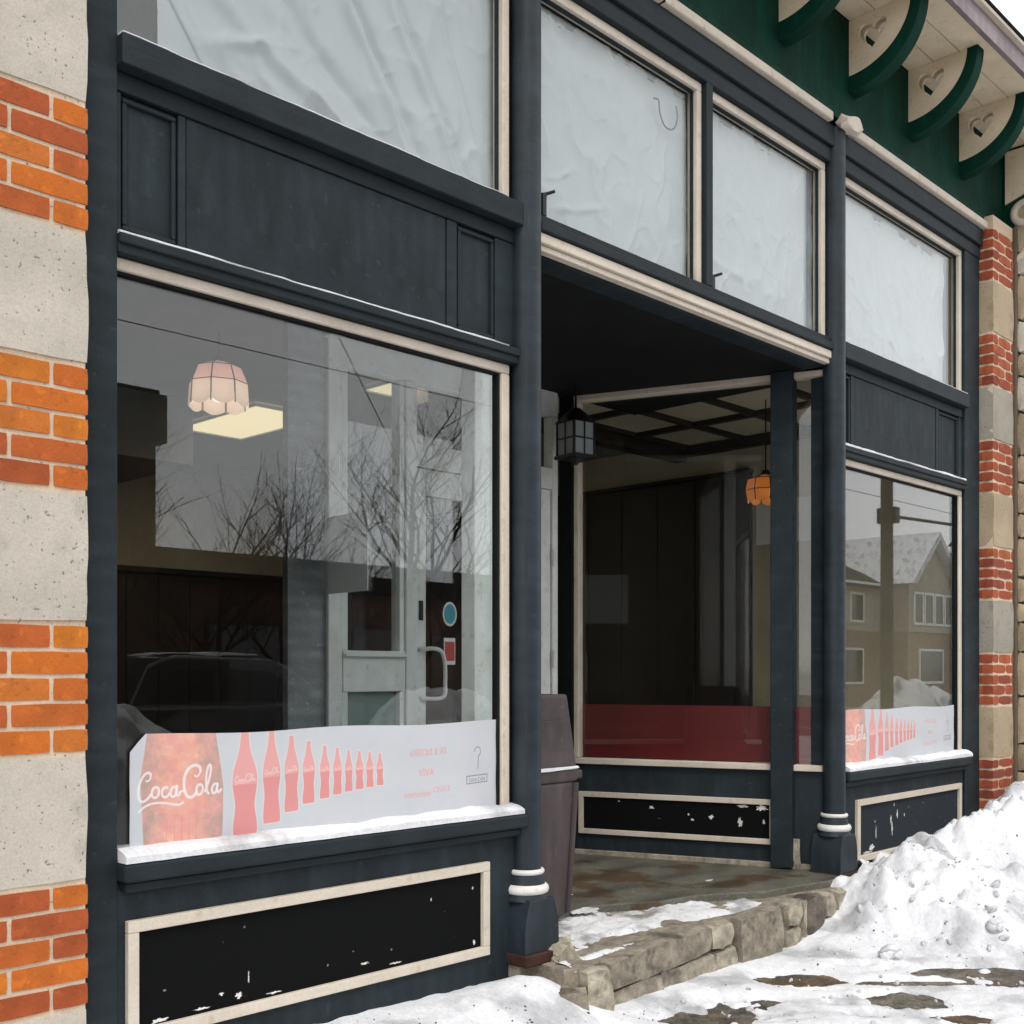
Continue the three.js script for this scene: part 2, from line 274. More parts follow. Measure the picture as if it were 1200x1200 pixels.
// flat pilasters
part(shop, 'pilaster', rb(X.stripL0, X.stripL1, -0.1, Y.head, -0.1, 0.004), M.dark, { upright: true });
part(shop, 'pilaster', rb(7.118, X.stripR1, -0.1, Y.head, -0.1, 0.004), M.dark, { upright: true });

// a bay: bulkhead, display window, panelled spandrel, transom
const chipTex = (seed, spots, base = 13) => canvasTex(1024, 256, (c, w, h) => {
  const r = rng(seed); c.fillStyle = `rgb(${base},${base + 1 + (base > 20 ? 4 : 0)},${base + 2 + (base > 20 ? 8 : 0)})`; c.fillRect(0, 0, w, h);
  for (let i = 0; i < 2600; i++) { const v = base - 3 + r() * 12; c.fillStyle = `rgba(${v},${v + 2},${v + 3},0.35)`; c.fillRect(r() * w, r() * h, 1 + r() * 7, 1 + r() * 2); }
  for (let i = 0; i < 10; i++) { c.fillStyle = `rgba(190,190,185,${0.25 + r() * 0.5})`; c.beginPath(); c.ellipse(r() * w, r() * h, 1 + r() * 2.5, 1 + r() * 3, r() * 3, 0, 7); c.fill(); }
  for (const [x, y, sx, sy] of spots) {                 // flaked paint: pale undercoat shows
    { const v = 200 + r() * 34; c.fillStyle = `rgb(${v},${v - 2},${v - 7})`; } c.beginPath();
    for (let k = 0; k < 26; k++) { const a = k / 26 * Math.PI * 2, q = 0.4 + 0.8 * r(); c.lineTo((x + Math.cos(a) * sx * 0.75 * q) * w, (1 - y + Math.sin(a) * sy * 0.75 * q) * h); }
    c.fill();
  }
});
function chipPanel(parent, x0, x1, y0, y1, z, tx, matrix) {
  const g = new THREE.PlaneGeometry(x1 - x0, y1 - y0); g.translate((x0 + x1) / 2, (y0 + y1) / 2, z);
  const b = bx(x0 - 0.006, x1 + 0.006, y0 - 0.006, y1 + 0.006, z - 0.012, z - 0.0005);
  const m = mat('flaking_black_paint', lin(1, 1, 1), 0.8, { map: tx, specularIntensity: 0.2 });
  const o = part(parent, 'panel', b, M.black, { matrix }); part(o, 'paint_face', g, m, { keepUV: true, matrix }); return o;
}
const BH = [[0.1, 0.14], [0.1, 0.1]];
function bay(x0, x1, side) {
  const L = side === 'L';
  // bulkhead under the sill
  const bh = part(shop, 'bulkhead', rb(x0, x1, -0.1, 0.672, -0.14, -0.006, 0.002), M.dark);
  const fx0 = L ? 1.503 : 5.70, fx1 = L ? 2.908 : 7.06, fy0 = 0.223, fy1 = 0.563;
  part(bh, 'panel_frame', frameBars(fx0, fx1, fy0, fy1, 0.034, -0.008, 0.012, 0.003), M.cream);
  const spots = L ? [[0.2, 0.16, 0.01, 0.03], [0.245, 0.1, 0.012, 0.05], [0.27, 0.28, 0.003, 0.11], [0.6, 0.13, 0.02, 0.02], [0.975, 0.08, 0.008, 0.05], [0.97, 0.8, 0.006, 0.03], [0.82, 0.75, 0.004, 0.03], [0.7, 0.05, 0.03, 0.02], [0.15, 0.05, 0.03, 0.025], [0.05, 0.03, 0.03, 0.03], [0.34, 0.04, 0.03, 0.02]]
    : [[0.16, 0.42, 0.006, 0.2], [0.15, 0.62, 0.006, 0.05], [0.3, 0.6, 0.012, 0.16], [0.36, 0.68, 0.012, 0.13], [0.31, 0.42, 0.01, 0.2], [0.43, 0.64, 0.008, 0.06], [0.33, 0.9, 0.006, 0.05], [0.12, 0.1, 0.03, 0.1], [0.08, 0.03, 0.06, 0.04]];
  chipPanel(bh, fx0 + 0.034, fx1 - 0.034, fy0 + 0.034, fy1 - 0.034, -0.004, chipTex(L ? 3 : 4, spots, L ? 13 : 46));
  // sill
  const sill = part(shop, 'sill', [rb(x0 - 0.004, x1 + 0.006, 0.675, 0.728, -0.13, 0.055, 0.012), rb(x0 + 0.01, x1 - 0.01, 0.645, 0.674, -0.1, 0.028, 0.008)], M.darkWood);
  // display window: cream frame, set in a dark casing
  const wy0 = 0.73, wy1 = Y.winTop, z1 = -0.012;
  const wx0 = L ? x0 - 0.04 : x0 + 0.015, wx1 = L ? X.winL1 : X.winR1;
  const win = part(shop, 'display_window', [rb(wx0, wx1, wy1 - 0.036, wy1, -0.055, z1, 0.006), rb(wx1 - 0.042, wx1, wy0, wy1 - 0.036, -0.055, z1, 0.006), rb(wx0, wx0 + 0.03, wy0, wy1 - 0.036, -0.055, z1, 0.006)], M.cream);
  for (const g of [rb(wx1 - 0.054, wx1 - 0.043, wy0, wy1 - 0.04, -0.05, -0.022, 0.002), rb(wx0 + 0.03, wx1 - 0.055, wy1 - 0.044, wy1 - 0.0365, -0.05, -0.022, 0.002)]) part(win, 'stop_bead', g, M.black);
  part(win, 'pane', bx(wx0 + 0.02, wx1 - 0.03, wy0 - 0.02, wy1 - 0.03, -0.044, -0.038), M.glass);
  // ledge above the window, spandrel panels, transom beam
  const ledge = part(shop, 'window_ledge', [rb(x0 - 0.002, x1 + 0.003, wy1 + 0.001, Y.ledge - 0.008, -0.1, 0.014, 0.006), rb(x0 - 0.002, x1 + 0.003, Y.ledge - 0.03, Y.ledge, -0.1, 0.024, 0.006)], M.darkWood);
  const sp = part(shop, 'spandrel', [rb(x0, x1, Y.ledge, Y.beam0, -0.12, -0.03, 0.002)], M.dark);
  const dv = L ? [[x0, 1.475 + 0.02], [1.668, 1.694], [2.715, 2.765], [2.955, x1]] : [[x0, x0 + 0.015], [5.665, 5.7], [6.735, 6.77], [7.06, x1]];
  for (const [a, b] of dv) part(sp, 'panel_stile', rb(a + 0.001, b - 0.001, Y.ledge + 0.002, 2.86, -0.032, -0.012, 0.003), M.dark, { upright: true });
  part(sp, 'panel_rail', rb(x0 + 0.002, x1 - 0.002, 2.862, Y.beam0 - 0.002, -0.032, -0.008, 0.003), M.darkWood);
  const pr = L ? [[1.496, 1.667, -0.026], [1.695, 2.714, -0.016], [2.766, 2.954, -0.024]] : [[5.546, 5.664, -0.026], [5.701, 6.734, -0.016], [6.771, 7.059, -0.026]];
  for (const [a, b, z] of pr) part(sp, 'panel', rb(a + 0.001, b - 0.001, Y.ledge + 0.001, 2.861, -0.034, z, 0.003), M.dark);
  const mould = []; for (const [a, b, z] of [pr[0], pr[2]]) mould.push(...frameBars(a + 0.004, b - 0.004, Y.ledge + 0.02, 2.85, 0.014, z - 0.002, z + 0.012, 0.004));
  part(sp, 'panel_moulding', mould, M.darkWood);
}
bay(X.stripL1, X.winL1 + 0.03, 'L');
bay(X.winR0, X.winR1, 'R');

// transom beams (the long sills under the upper windows) and upper windows
part(shop, 'transom_beam', rb(X.stripL1 - 0.002, X.winL1 + 0.028, Y.beam0, Y.beam1, -0.14, 0.036, 0.006), M.darkWood);
part(shop, 'transom_beam', rb(X.winR0 - 0.01, X.winR1 + 0.004, Y.beam0, Y.beam1, -0.14, 0.036, 0.006), M.darkWood);
part(shop, 'transom_beam', [rb(3.165, 5.405, 2.935, 2.975, -0.14, 0.03, 0.008), rb(3.165, 5.405, 2.976, Y.beam1, -0.14, 0.012, 0.006)], M.darkWood);
part(shop, 'soffit_moulding', [rb(3.165, 5.405, 2.893, 2.934, -0.03, 0.018, 0.006), rb(3.165, 5.405, 2.868, 2.892, -0.03, 0.006, 0.005)], M.cream);
part(shop, 'recess_lintel', rb(3.165, 5.405, 2.861, 2.934, -0.141, -0.031, 0.003), M.dark);
function transom(x0, x1, jl, jr, lab) {
  const y0 = Y.beam1 + 0.002, y1 = Y.trTop;
  const bars = [rb(x0, x1, y1 - 0.04, y1, -0.07, -0.014, 0.005)];
  if (jl) bars.push(rb(x0, x0 + 0.035, y0, y1 - 0.04, -0.07, -0.014, 0.005));
  if (jr) bars.push(rb(x1 - 0.036, x1, y0, y1 - 0.04, -0.07, -0.014, 0.005));
  const f = part(shop, 'transom_window', bars, M.cream);
  for (const g of [rb(x1 - 0.046, x1 - 0.0365, y0, y1 - 0.041, -0.049, -0.034, 0.002), rb(x0 + 0.036, x1 - 0.047, y1 - 0.048, y1 - 0.0405, -0.049, -0.03, 0.002), rb(x0 + 0.036, x1 - 0.047, y0, y0 + 0.01, -0.049, -0.03, 0.002)]) part(f, 'stop_bead', g, M.darkWood);
  part(f, 'pane', bx(x0 + 0.01, x1 - 0.02, y0 - 0.01, y1 - 0.02, -0.056, -0.05), M.glass);
}
transom(X.stripL1 - 0.03, X.winL1, false, true);
transom(3.20, 4.278, false, true);
transom(4.335, 5.396, false, true);
transom(X.winR0 + 0.005, X.winR1, false, true);
part(shop, 'mullion', [rb(4.281, 4.333, Y.beam1 + 0.001, Y.head - 0.12, -0.12, 0.01, 0.004)], M.darkWood, { upright: true });
part(shop, 'mullion', [rb(3.165, 3.197, Y.beam1 + 0.001, Y.trTop, -0.12, -0.01, 0.004)], M.darkWood, { upright: true });
// head beam, drip moulding, frieze
part(shop, 'head_beam', [rb(X.stripL0, 7.345, Y.trTop + 0.001, Y.trTop + 0.075, -0.14, 0.012, 0.006), rb(X.stripL0, 7.345, Y.trTop + 0.076, Y.head, -0.14, 0.03, 0.008)], M.darkWood);
const drip = part(shop, 'drip_moulding', [rb(1.3, 5.36, Y.head + 0.001, Y.drip, -0.1, 0.055, 0.01), rb(5.62, 7.42, Y.head + 0.001, Y.drip, -0.1, 0.055, 0.01)], M.cream);
part(drip, 'moulding_joint', [rb(3.9, 3.908, Y.head - 0.002, Y.drip + 0.004, -0.09, 0.059, 0.001)], M.black);
part(shop, 'frieze', [rb(0.7, 7.76, Y.drip + 0.001, Y.soffit, -0.12, 0.0, 0.004), rb(0.7, 7.76, Y.drip + 0.001, Y.drip + 0.05, -0.02, 0.03, 0.006)], M.green);
{ // broken cap over the column
  const g = rough(0.16, 0.07, 0.07, 0.02, 35, 7); g.translate(5.49, Y.head + 0.012, 0.075); part(shop, 'column_cap', g, M.cream);
}
// round iron columns
function ironColumn(x, z) {
  const R = 0.058;
  const c = part(shop, 'column', [cyl(x, 0.36, Y.head - 0.002, z, R, R, 36)], M.iron, { upright: true });
  const ring = (y, r, t) => { const g = new THREE.TorusGeometry(r, t, 10, 40); g.rotateX(Math.PI / 2); g.scale(1, 1.15, 1); g.translate(x, y, z); return g; };
  part(c, 'ring', ring(0.505, R + 0.004, 0.009), M.ringWhite);
  part(c, 'ring', ring(0.44, R + 0.013, 0.017), M.ringWhite);
  part(c, 'collar', [cyl(x, 0.452, 0.5, z, R + 0.016, R + 0.006, 36), cyl(x, 0.40, 0.43, z, R + 0.03, R + 0.02, 36)], M.iron);
  // plinth: square block whose upper part is hollowed into a curve
  const s = new THREE.Shape(), h = 0.078;
  s.moveTo(-h - 0.012, 0.215); s.lineTo(h + 0.012, 0.215); s.lineTo(h + 0.010, 0.30); s.quadraticCurveTo(h + 0.002, 0.37, h - 0.018, 0.405); s.lineTo(-h + 0.018, 0.405); s.quadraticCurveTo(-h - 0.002, 0.37, -h - 0.010, 0.30); s.closePath();
  const a = new THREE.ExtrudeGeometry(s, { depth: 0.168, bevelEnabled: true, bevelSize: 0.003, bevelThickness: 0.003, bevelSegments: 1, curveSegments: 8 }); a.translate(x, 0, z - 0.084);
  part(c, 'plinth', a, M.iron);
  part(c, 'foot', rb(x - 0.098, x + 0.098, 0.165, 0.213, z - 0.095, z + 0.098, 0.01), mat('dark_rusty_iron', lin(0.06, 0.03, 0.02), 0.9, { map: T.rust }));
}
ironColumn(X.colL, 0.0); ironColumn(X.colR, 0.0);
{ const g = rough(0.15, 0.14, 0.1, 0.05, 12, 5); g.translate(3.2, 0.15, 0.09); part(shop, 'footing_stone', g, M.stepStone2); part(shop, 'footing_stone', bx(3.02, 3.2, -0.05, 0.164, -0.12, 0.05), M.stepStone); }
// jamb behind the columns (closes the bays towards the recess)
part(shop, 'jamb', rb(X.winL1 + 0.0315, 3.105, -0.05, Y.head, -0.14, -0.004, 0.003), M.dark, { upright: true });
part(shop, 'jamb', rb(5.467, X.winR0 - 0.002, -0.05, Y.head, -0.14, -0.004, 0.003), M.dark, { upright: true });

// eaves: soffit boards, brackets, fascia and gutter
const soffit = part(shop, 'soffit', bx(0.7, 7.9, Y.soffit + 0.03, Y.soffit + 0.05, -0.1, 0.47), M.black);
[[0.001, 0.147], [0.151, 0.297], [0.301, 0.452]].forEach(([a, b]) => { for (const [p, q] of [[0.7, 3.2], [3.203, 5.7], [5.703, 7.9]]) part(soffit, 'board', rb(p, q, Y.soffit + 0.001, Y.soffit + 0.029, a, b, 0.003), M.eaves); });
part(shop, 'fascia', [rb(0.7, 7.95, Y.soffit - 0.012, Y.soffit + 0.1, 0.456, 0.485, 0.004)], M.mauve);
part(shop, 'gutter', [rb(0.7, 7.97, Y.soffit + 0.101, Y.soffit + 0.125, 0.44, 0.515, 0.006)], M.cream);
part(shop, 'gutter_edge', [rb(0.7, 7.98, Y.soffit + 0.126, Y.soffit + 0.14, 0.42, 0.525, 0.004)], M.black);
{ const s = new THREE.Shape(); s.moveTo(0.5, 4.892); s.lineTo(-3.2, 6.6); s.lineTo(-6.9, 4.892); s.lineTo(-6.9, 4.8); s.lineTo(0.44, 4.8); s.lineTo(0.44, 4.892); s.closePath(); // (z, y)
  const g = new THREE.ExtrudeGeometry(s, { depth: 7.3, bevelEnabled: false }); g.rotateY(-Math.PI / 2); g.translate(7.98, 0, 0); part(shop, 'roof', g, M.snow); }
function heartShape(cz, cy, s) {
  const h = new THREE.Shape(); h.moveTo(cz, cy - 0.5 * s);
  h.bezierCurveTo(cz - 0.15 * s, cy - 0.3 * s, cz - 0.55 * s, cy - 0.05 * s, cz - 0.52 * s, cy + 0.25 * s); h.bezierCurveTo(cz - 0.5 * s, cy + 0.5 * s, cz - 0.1 * s, cy + 0.52 * s, cz, cy + 0.22 * s);
  h.bezierCurveTo(cz + 0.1 * s, cy + 0.52 * s, cz + 0.5 * s, cy + 0.5 * s, cz + 0.52 * s, cy + 0.25 * s); h.bezierCurveTo(cz + 0.55 * s, cy - 0.05 * s, cz + 0.15 * s, cy - 0.3 * s, cz, cy - 0.5 * s);
  return h;
}
function bracket(x) {
  const toX = (g, x0) => { g.rotateY(-Math.PI / 2); g.translate(x0, 0, 0); return g; };   // shape (z, y) extruded along -x from x0
  const yT = Y.soffit - 0.001, w = 0.082;
  const rim = new THREE.Shape(); const N = 20;
  for (let i = 0; i <= N; i++) { const a = i / N * Math.PI / 2; rim[i ? 'lineTo' : 'moveTo'](0.002 + 0.40 * Math.sin(a), yT - 0.385 * Math.cos(a)); }
  for (let i = N; i >= 0; i--) { const a = i / N * Math.PI / 2; rim.lineTo(0.002 + 0.345 * Math.sin(a), yT - 0.30 * Math.cos(a)); }
  const b = part(shop, 'bracket', toX(new THREE.ExtrudeGeometry(rim, { depth: w, bevelEnabled: true, bevelSize: 0.003, bevelThickness: 0.003, bevelSegments: 1 }), x + w), M.green);
  for (const x1 of [x + 0.022, x + w - 0.002]) {
    const sh = new THREE.Shape(); sh.moveTo(0.001, yT); for (let i = 0; i <= N; i++) { const a = i / N * Math.PI / 2; sh.lineTo(0.001 + 0.347 * Math.sin(a), yT - 0.302 * Math.cos(a)); } sh.closePath();
    sh.holes.push(new THREE.Path(heartShape(0.135, yT - 0.115, 0.15).getPoints(8)));
    part(b, 'side_panel', toX(new THREE.ExtrudeGeometry(sh, { depth: 0.022, bevelEnabled: false }), x1), M.eaves);
  }
}
for (const x of [2.07, 2.78, 3.49, 4.2, 4.91, 5.62, 6.33, 7.04]) bracket(x);
{ // carved corbel at the corner of the eaves
  const toX = (g, x0) => { g.rotateY(-Math.PI / 2); g.translate(x0, 0, 0); return g; };
  const s = new THREE.Shape(); s.moveTo(0.001, 4.749); s.lineTo(0.42, 4.749); s.quadraticCurveTo(0.40, 4.6, 0.30, 4.56); s.quadraticCurveTo(0.26, 4.48, 0.3, 4.43); s.quadraticCurveTo(0.2, 4.34, 0.22, 4.26); s.quadraticCurveTo(0.12, 4.12, 0.1, 3.98); s.lineTo(0.001, 3.9); s.closePath();
  const hole = new THREE.Path(); hole.absellipse(0.26, 4.62, 0.06, 0.07, 0, Math.PI * 2); s.holes.push(hole); const h2 = new THREE.Path(); h2.absellipse(0.14, 4.3, 0.045, 0.06, 0, Math.PI * 2); s.holes.push(h2);
  const c = part(shop, 'corbel', toX(new THREE.ExtrudeGeometry(s, { depth: 0.1, bevelEnabled: true, bevelSize: 0.006, bevelThickness: 0.006, bevelSegments: 1 }), 7.85), M.green);
  const s2 = new THREE.Shape(); s2.moveTo(0.02, 4.73); s2.lineTo(0.17, 4.73); s2.quadraticCurveTo(0.12, 4.6, 0.2, 4.52); s2.quadraticCurveTo(0.2, 4.44, 0.14, 4.42); s2.lineTo(0.02, 4.38); s2.closePath(); part(c, 'side_panel', toX(new THREE.ExtrudeGeometry(s2, { depth: 0.012, bevelEnabled: false }), 7.743), M.eaves);
  const t = new THREE.TorusGeometry(0.065, 0.026, 8, 24); t.rotateY(Math.PI / 2); t.translate(7.74, 4.3, 0.14); part(c, 'scroll', t, M.cream);
  const t2 = new THREE.TubeGeometry(new THREE.CatmullRomCurve3([[0.2, 4.27], [0.22, 4.15], [0.15, 4.05], [0.1, 4.0], [0.04, 3.97]].map(([z, y]) => new THREE.Vector3(7.75, y, z))), 20, 0.026, 8); part(c, 'scroll', t2, M.cream);
}

// ---------------------------------------------------------------- the recessed entrance
part(shop, 'recess_ceiling', rb(3.0, 5.6, 2.86, 2.93, -1.44, -0.142, 0.002), M.black);
const basis = (ox, oz, dx, dz) => { const l = Math.hypot(dx, dz); dx /= l; dz /= l; return new THREE.Matrix4().makeBasis(new THREE.Vector3(dx, 0, dz), new THREE.Vector3(0, 1, 0), new THREE.Vector3(-dz, 0, dx)).setPosition(ox, 0, oz); };
{ // splayed side on the far side, facing the camera
  const m = basis(4.965, -1.385, 5.452 - 4.965, -0.06 + 1.385), L = Math.hypot(5.452 - 4.965, -0.06 + 1.385), o = { matrix: m };
  const bh = part(shop, 'recess_bulkhead', rb(0, L, 0.1, 0.725, -0.1, -0.012, 0.002), M.dark, o);
  part(bh, 'panel_frame', frameBars(0.03, 1.16, 0.325, 0.568, 0.03, -0.014, 0.006, 0.003), M.cream, o);
  part(bh, 'skirting', rb(0.002, L, 0.2, 0.232, -0.02, 0.002, 0.004), M.stepStone2, o);
  chipPanel(bh, 0.06, 1.13, 0.355, 0.538, -0.006, chipTex(8, [[0.86, 0.93, 0.05, 0.06], [0.96, 0.9, 0.04, 0.12], [0.7, 0.55, 0.02, 0.1], [0.85, 0.45, 0.02, 0.2], [0.97, 0.5, 0.01, 0.1], [0.6, 0.45, 0.012, 0.06], [0.58, 0.6, 0.008, 0.06], [0.38, 0.75, 0.02, 0.06], [0.2, 0.9, 0.01, 0.03]]), m);
  const w = part(shop, 'recess_window', [rb(0.0, L, 0.727, 0.76, -0.075, 0.012, 0.005), rb(0.0, L, 2.826, 2.859, -0.075, 0.008, 0.005), rb(0.0, 0.03, 0.761, 2.825, -0.075, 0.004, 0.005)], M.cream, o);
  part(w, 'pane', bx(0.025, L - 0.03, 0.75, 2.83, -0.05, -0.044), M.glass, o);
  const post = part(shop, 'recess_post', rb(1.145, 1.262, 0.215, 2.859, -0.085, 0.055, 0.005), M.dark, { matrix: m, upright: true });
  const chip = rough(0.05, 0.16, 0.012, 0.02, 44, 4); chip.translate(1.275, 0.285, 0.02); part(post, 'bare_patch', chip, M.stepStone2, o);
  part(shop, 'corner_post', rb(-0.085, -0.002, 0.1, 2.859, -0.09, 0.02, 0.004), M.black, { matrix: m, upright: true });
}
{ // the near side of the entrance, seen from inside through the display window
  const m = basis(3.165, -0.06, 3.262 - 3.165, -1.385 + 0.06), L = Math.hypot(3.262 - 3.165, -1.385 + 0.06), o = { matrix: m };
  const bh = part(shop, 'recess_bulkhead', rb(0, L, 0.1, 0.725, -0.1, -0.012, 0.002), M.dark, o);
  part(bh, 'panel_frame', frameBars(0.1, L - 0.1, 0.325, 0.568, 0.03, -0.014, 0.006, 0.003), M.cream, o);
  const w = part(shop, 'recess_window', [rb(0.0, L, 0.727, 0.76, -0.075, 0.012, 0.005), rb(0.0, L, 2.826, 2.859, -0.075, 0.008, 0.005), rb(L - 0.025, L, 0.761, 2.825, -0.06, 0.004, 0.005)], M.white, o);
  part(w, 'pane', bx(0.02, L - 0.02, 0.75, 2.83, -0.05, -0.044), M.glass, o);
  part(shop, 'recess_post', rb(0.2, 0.285, 0.215, 2.859, -0.085, 0.04, 0.005), M.white, { matrix: m, upright: true });
  part(shop, 'corner_post', rb(L + 0.002, L + 0.05, 0.1, 2.859, -0.26, -0.01, 0.004), M.postGrey, { matrix: m, upright: true });
}
{ // white door, side light and overlight in the back of the recess
  const z0 = -1.47, z1 = -1.40;
  const f = part(shop, 'door_frame', [rb(3.262, 4.845, 2.72, 2.858, z0, z1, 0.004), rb(3.262, 3.31, 0.2, 2.719, z0, z1, 0.004), rb(3.70, 3.77, 0.2, 2.719, z0, z1 + 0.01, 0.004), rb(4.80, 4.845, 0.2, 2.719, z0, z1, 0.004), rb(3.771, 4.799, 2.30, 2.42, z0, z1, 0.004)], M.white, { upright: true });
  part(f, 'overlight', bx(3.76, 4.81, 2.41, 2.73, -1.44, -1.434), M.glass);
  const sl = part(shop, 'side_light', [rb(3.311, 3.345, 0.9, 2.719, z0, z1 - 0.004, 0.003), rb(3.668, 3.699, 0.9, 2.719, z0, z1 - 0.004, 0.003), rb(3.311, 3.699, 1.16, 1.36, z0 + 0.004, z1 + 0.004, 0.004), rb(3.311, 3.699, 0.2, 0.56, z0, z1 - 0.002, 0.004), rb(3.311, 3.345, 0.56, 0.9, z0, z1 - 0.004, 0.003), rb(3.668, 3.699, 0.56, 0.9, z0, z1 - 0.004, 0.003), rb(3.311, 3.699, 1.33, 1.345, z1 + 0.004, z1 + 0.03, 0.003)], M.white);
  part(sl, 'pane', bx(3.335, 3.68, 1.35, 2.73, -1.44, -1.434), M.glass);
  part(sl, 'pane', bx(3.335, 3.68, 0.55, 1.17, -1.44, -1.434), mat('teal_glass', lin(0.35, 0.5, 0.48), 0.15, { transmission: 0.5, thickness: 0 }));
  const d = part(shop, 'door', [rb(3.776, 3.85, 0.21, 2.295, z0 + 0.01, z1 - 0.012, 0.004), rb(4.705, 4.795, 0.21, 2.295, z0 + 0.01, z1 - 0.012, 0.004), rb(3.851, 4.704, 2.16, 2.295, z0 + 0.01, z1 - 0.012, 0.004), rb(3.851, 4.704, 0.21, 0.5, z0 + 0.01, z1 - 0.012, 0.004)], M.white);
  part(d, 'pane', bx(3.845, 4.71, 0.49, 2.17, -1.44, -1.434), M.glass);
  part(d, 'handle', new THREE.TubeGeometry(new THREE.CatmullRomCurve3([[3.80, 1.37], [3.86, 1.375], [3.905, 1.36], [3.925, 1.32], [3.93, 1.2], [3.92, 1.13], [3.81, 1.12]].map(([x, y], i) => new THREE.Vector3(x, y, -1.405 + (i > 0 && i < 6 ? 0.05 : 0)))), 30, 0.011, 8), M.white);
  part(d, 'lock', rb(3.80, 3.825, 1.52, 1.62, -1.413, -1.403, 0.003), M.blackMetal);
  for (const y of [1.86, 1.28]) part(d, 'hinge', cyl(4.798, y, y + 0.1, -1.40, 0.008, 0.008, 10), M.steel);
  const disc = new THREE.CylinderGeometry(0.05, 0.05, 0.003, 28); disc.rotateX(Math.PI / 2); disc.scale(0.9, 1.15, 1); disc.translate(4.03, 1.56, -1.431);
  const st = part(d, 'sticker', disc, mat('blue_sticker', lin(0.05, 0.32, 0.42), 0.5)); st.userData.label = 'oval blue sticker';
  const rg = new THREE.TorusGeometry(0.05, 0.006, 6, 28); rg.scale(0.9, 1.15, 0.4); rg.translate(4.03, 1.56, -1.429); part(st, 'sticker_rim', rg, M.paper);
  const s2 = part(d, 'sticker', rb(3.99, 4.07, 1.295, 1.435, -1.432, -1.429, 0.001), M.paper); s2.userData.label = 'red and white label';
  part(s2, 'sticker_print', rb(3.996, 4.064, 1.315, 1.415, -1.429, -1.4275, 0.0005), mat('red_print', lin(0.5, 0.06, 0.05), 0.5));
}

// ---------------------------------------------------------------- inside the shop
part(shop, 'floor', [bx(0.72, 3.06, 0.05, 0.2, -6.2, -0.15), bx(3.06, 5.5, 0.05, 0.2, -6.2, -1.48), bx(5.5, 7.3, 0.05, 0.2, -6.2, -0.15)], M.darkFloor);
part(shop, 'ceiling', bx(0.72, 7.3, 3.045, 3.1, -6.2, -0.3), M.ceilingGrey);
part(shop, 'lining_board', bx(0.72, 7.35, 2.925, 4.7, -0.34, -0.305), M.ceilingGrey);
part(shop, 'back_wall', bx(0.5, 7.6, -0.3, 4.8, -6.5, -6.2), M.beige);
{ const r = rng(61), w = part(shop, 'back_panelling', bx(0.72, 7.3, 0.2, 2.12, -6.2, -6.17), M.darkPanel); for (let x = 0.73; x < 7.2; x += 0.3) part(w, 'panel_board', rb(x, x + 0.292, 0.2, 2.1, -6.169, -6.15, 0.003), M.darkPanel, { upright: true }); part(w, 'panel_cap', rb(0.72, 7.3, 2.121, 2.17, -6.2, -6.13, 0.004), M.darkPanel); }
part(shop, 'side_wall', bx(7.3, 7.35, -0.3, 4.7, -6.5, -0.15), M.tan);
{ const w = part(shop, 'side_panelling', bx(7.272, 7.299, 0.2, 2.74, -6.15, -1.66), M.darkPanel); for (let z = -6.1; z < -1.8; z += 0.36) part(w, 'panel_board', rb(7.25, 7.271, 0.2, 2.72, z, z + 0.35, 0.003), M.darkPanel); part(w, 'panel_cap', rb(7.23, 7.299, 2.741, 2.77, -6.15, -1.65, 0.004), M.darkPanel); }
part(shop, 'bulkhead_box', bx(0.72, 3.88, 2.62, 3.044, -6.19, -3.76), M.ceilingGrey);
{ // coffered ceiling over the far display bay
  const c = part(shop, 'coffer_backing', bx(4.6, 7.299, 3.02, 3.044, -2.2, -0.16), M.paleTan);
  for (let i = 0; i < 4; i++) for (let j = 0; j < 4; j++) part(c, 'ceiling_panel', rb(4.62 + i * 0.67, 4.62 + i * 0.67 + 0.61, 3.008, 3.021, -2.18 + j * 0.5, -2.18 + j * 0.5 + 0.44, 0.004), M.paleTan);
  for (let i = 0; i < 5; i++) part(c, 'batten', rb(4.56 + i * 0.67, 4.615 + i * 0.67, 2.975, 3.019, -2.2, -0.16, 0.004), M.brownWood);
  for (let j = 0; j < 5; j++) part(c, 'batten', rb(4.62, 7.29, 2.98, 3.018, -2.235 + j * 0.5, -2.19 + j * 0.5, 0.004), M.brownWood);
  part(c, 'beam', rb(4.6, 7.29, 2.9, 3.04, -2.36, -2.24, 0.006), M.brownWood);
  part(c, 'wall_beam', rb(7.2, 7.295, 2.93, 3.0, -2.235, -0.2, 0.006), M.brownWood);
}
solo('wall_notice', rb(7.288, 7.298, 2.2, 2.52, -1.62, -1.05, 0.001), M.paper, 'long pale paper notice on the tan wall inside the shop', 'notice');
solo('red_box', rb(2.55, 3.25, 2.14, 2.72, -6.16, -6.1, 0.01), mat('red_card', lin(0.22, 0.02, 0.02), 0.6, { map: T.plaster }), 'dark red board on the back wall under the black bulkhead', 'board');

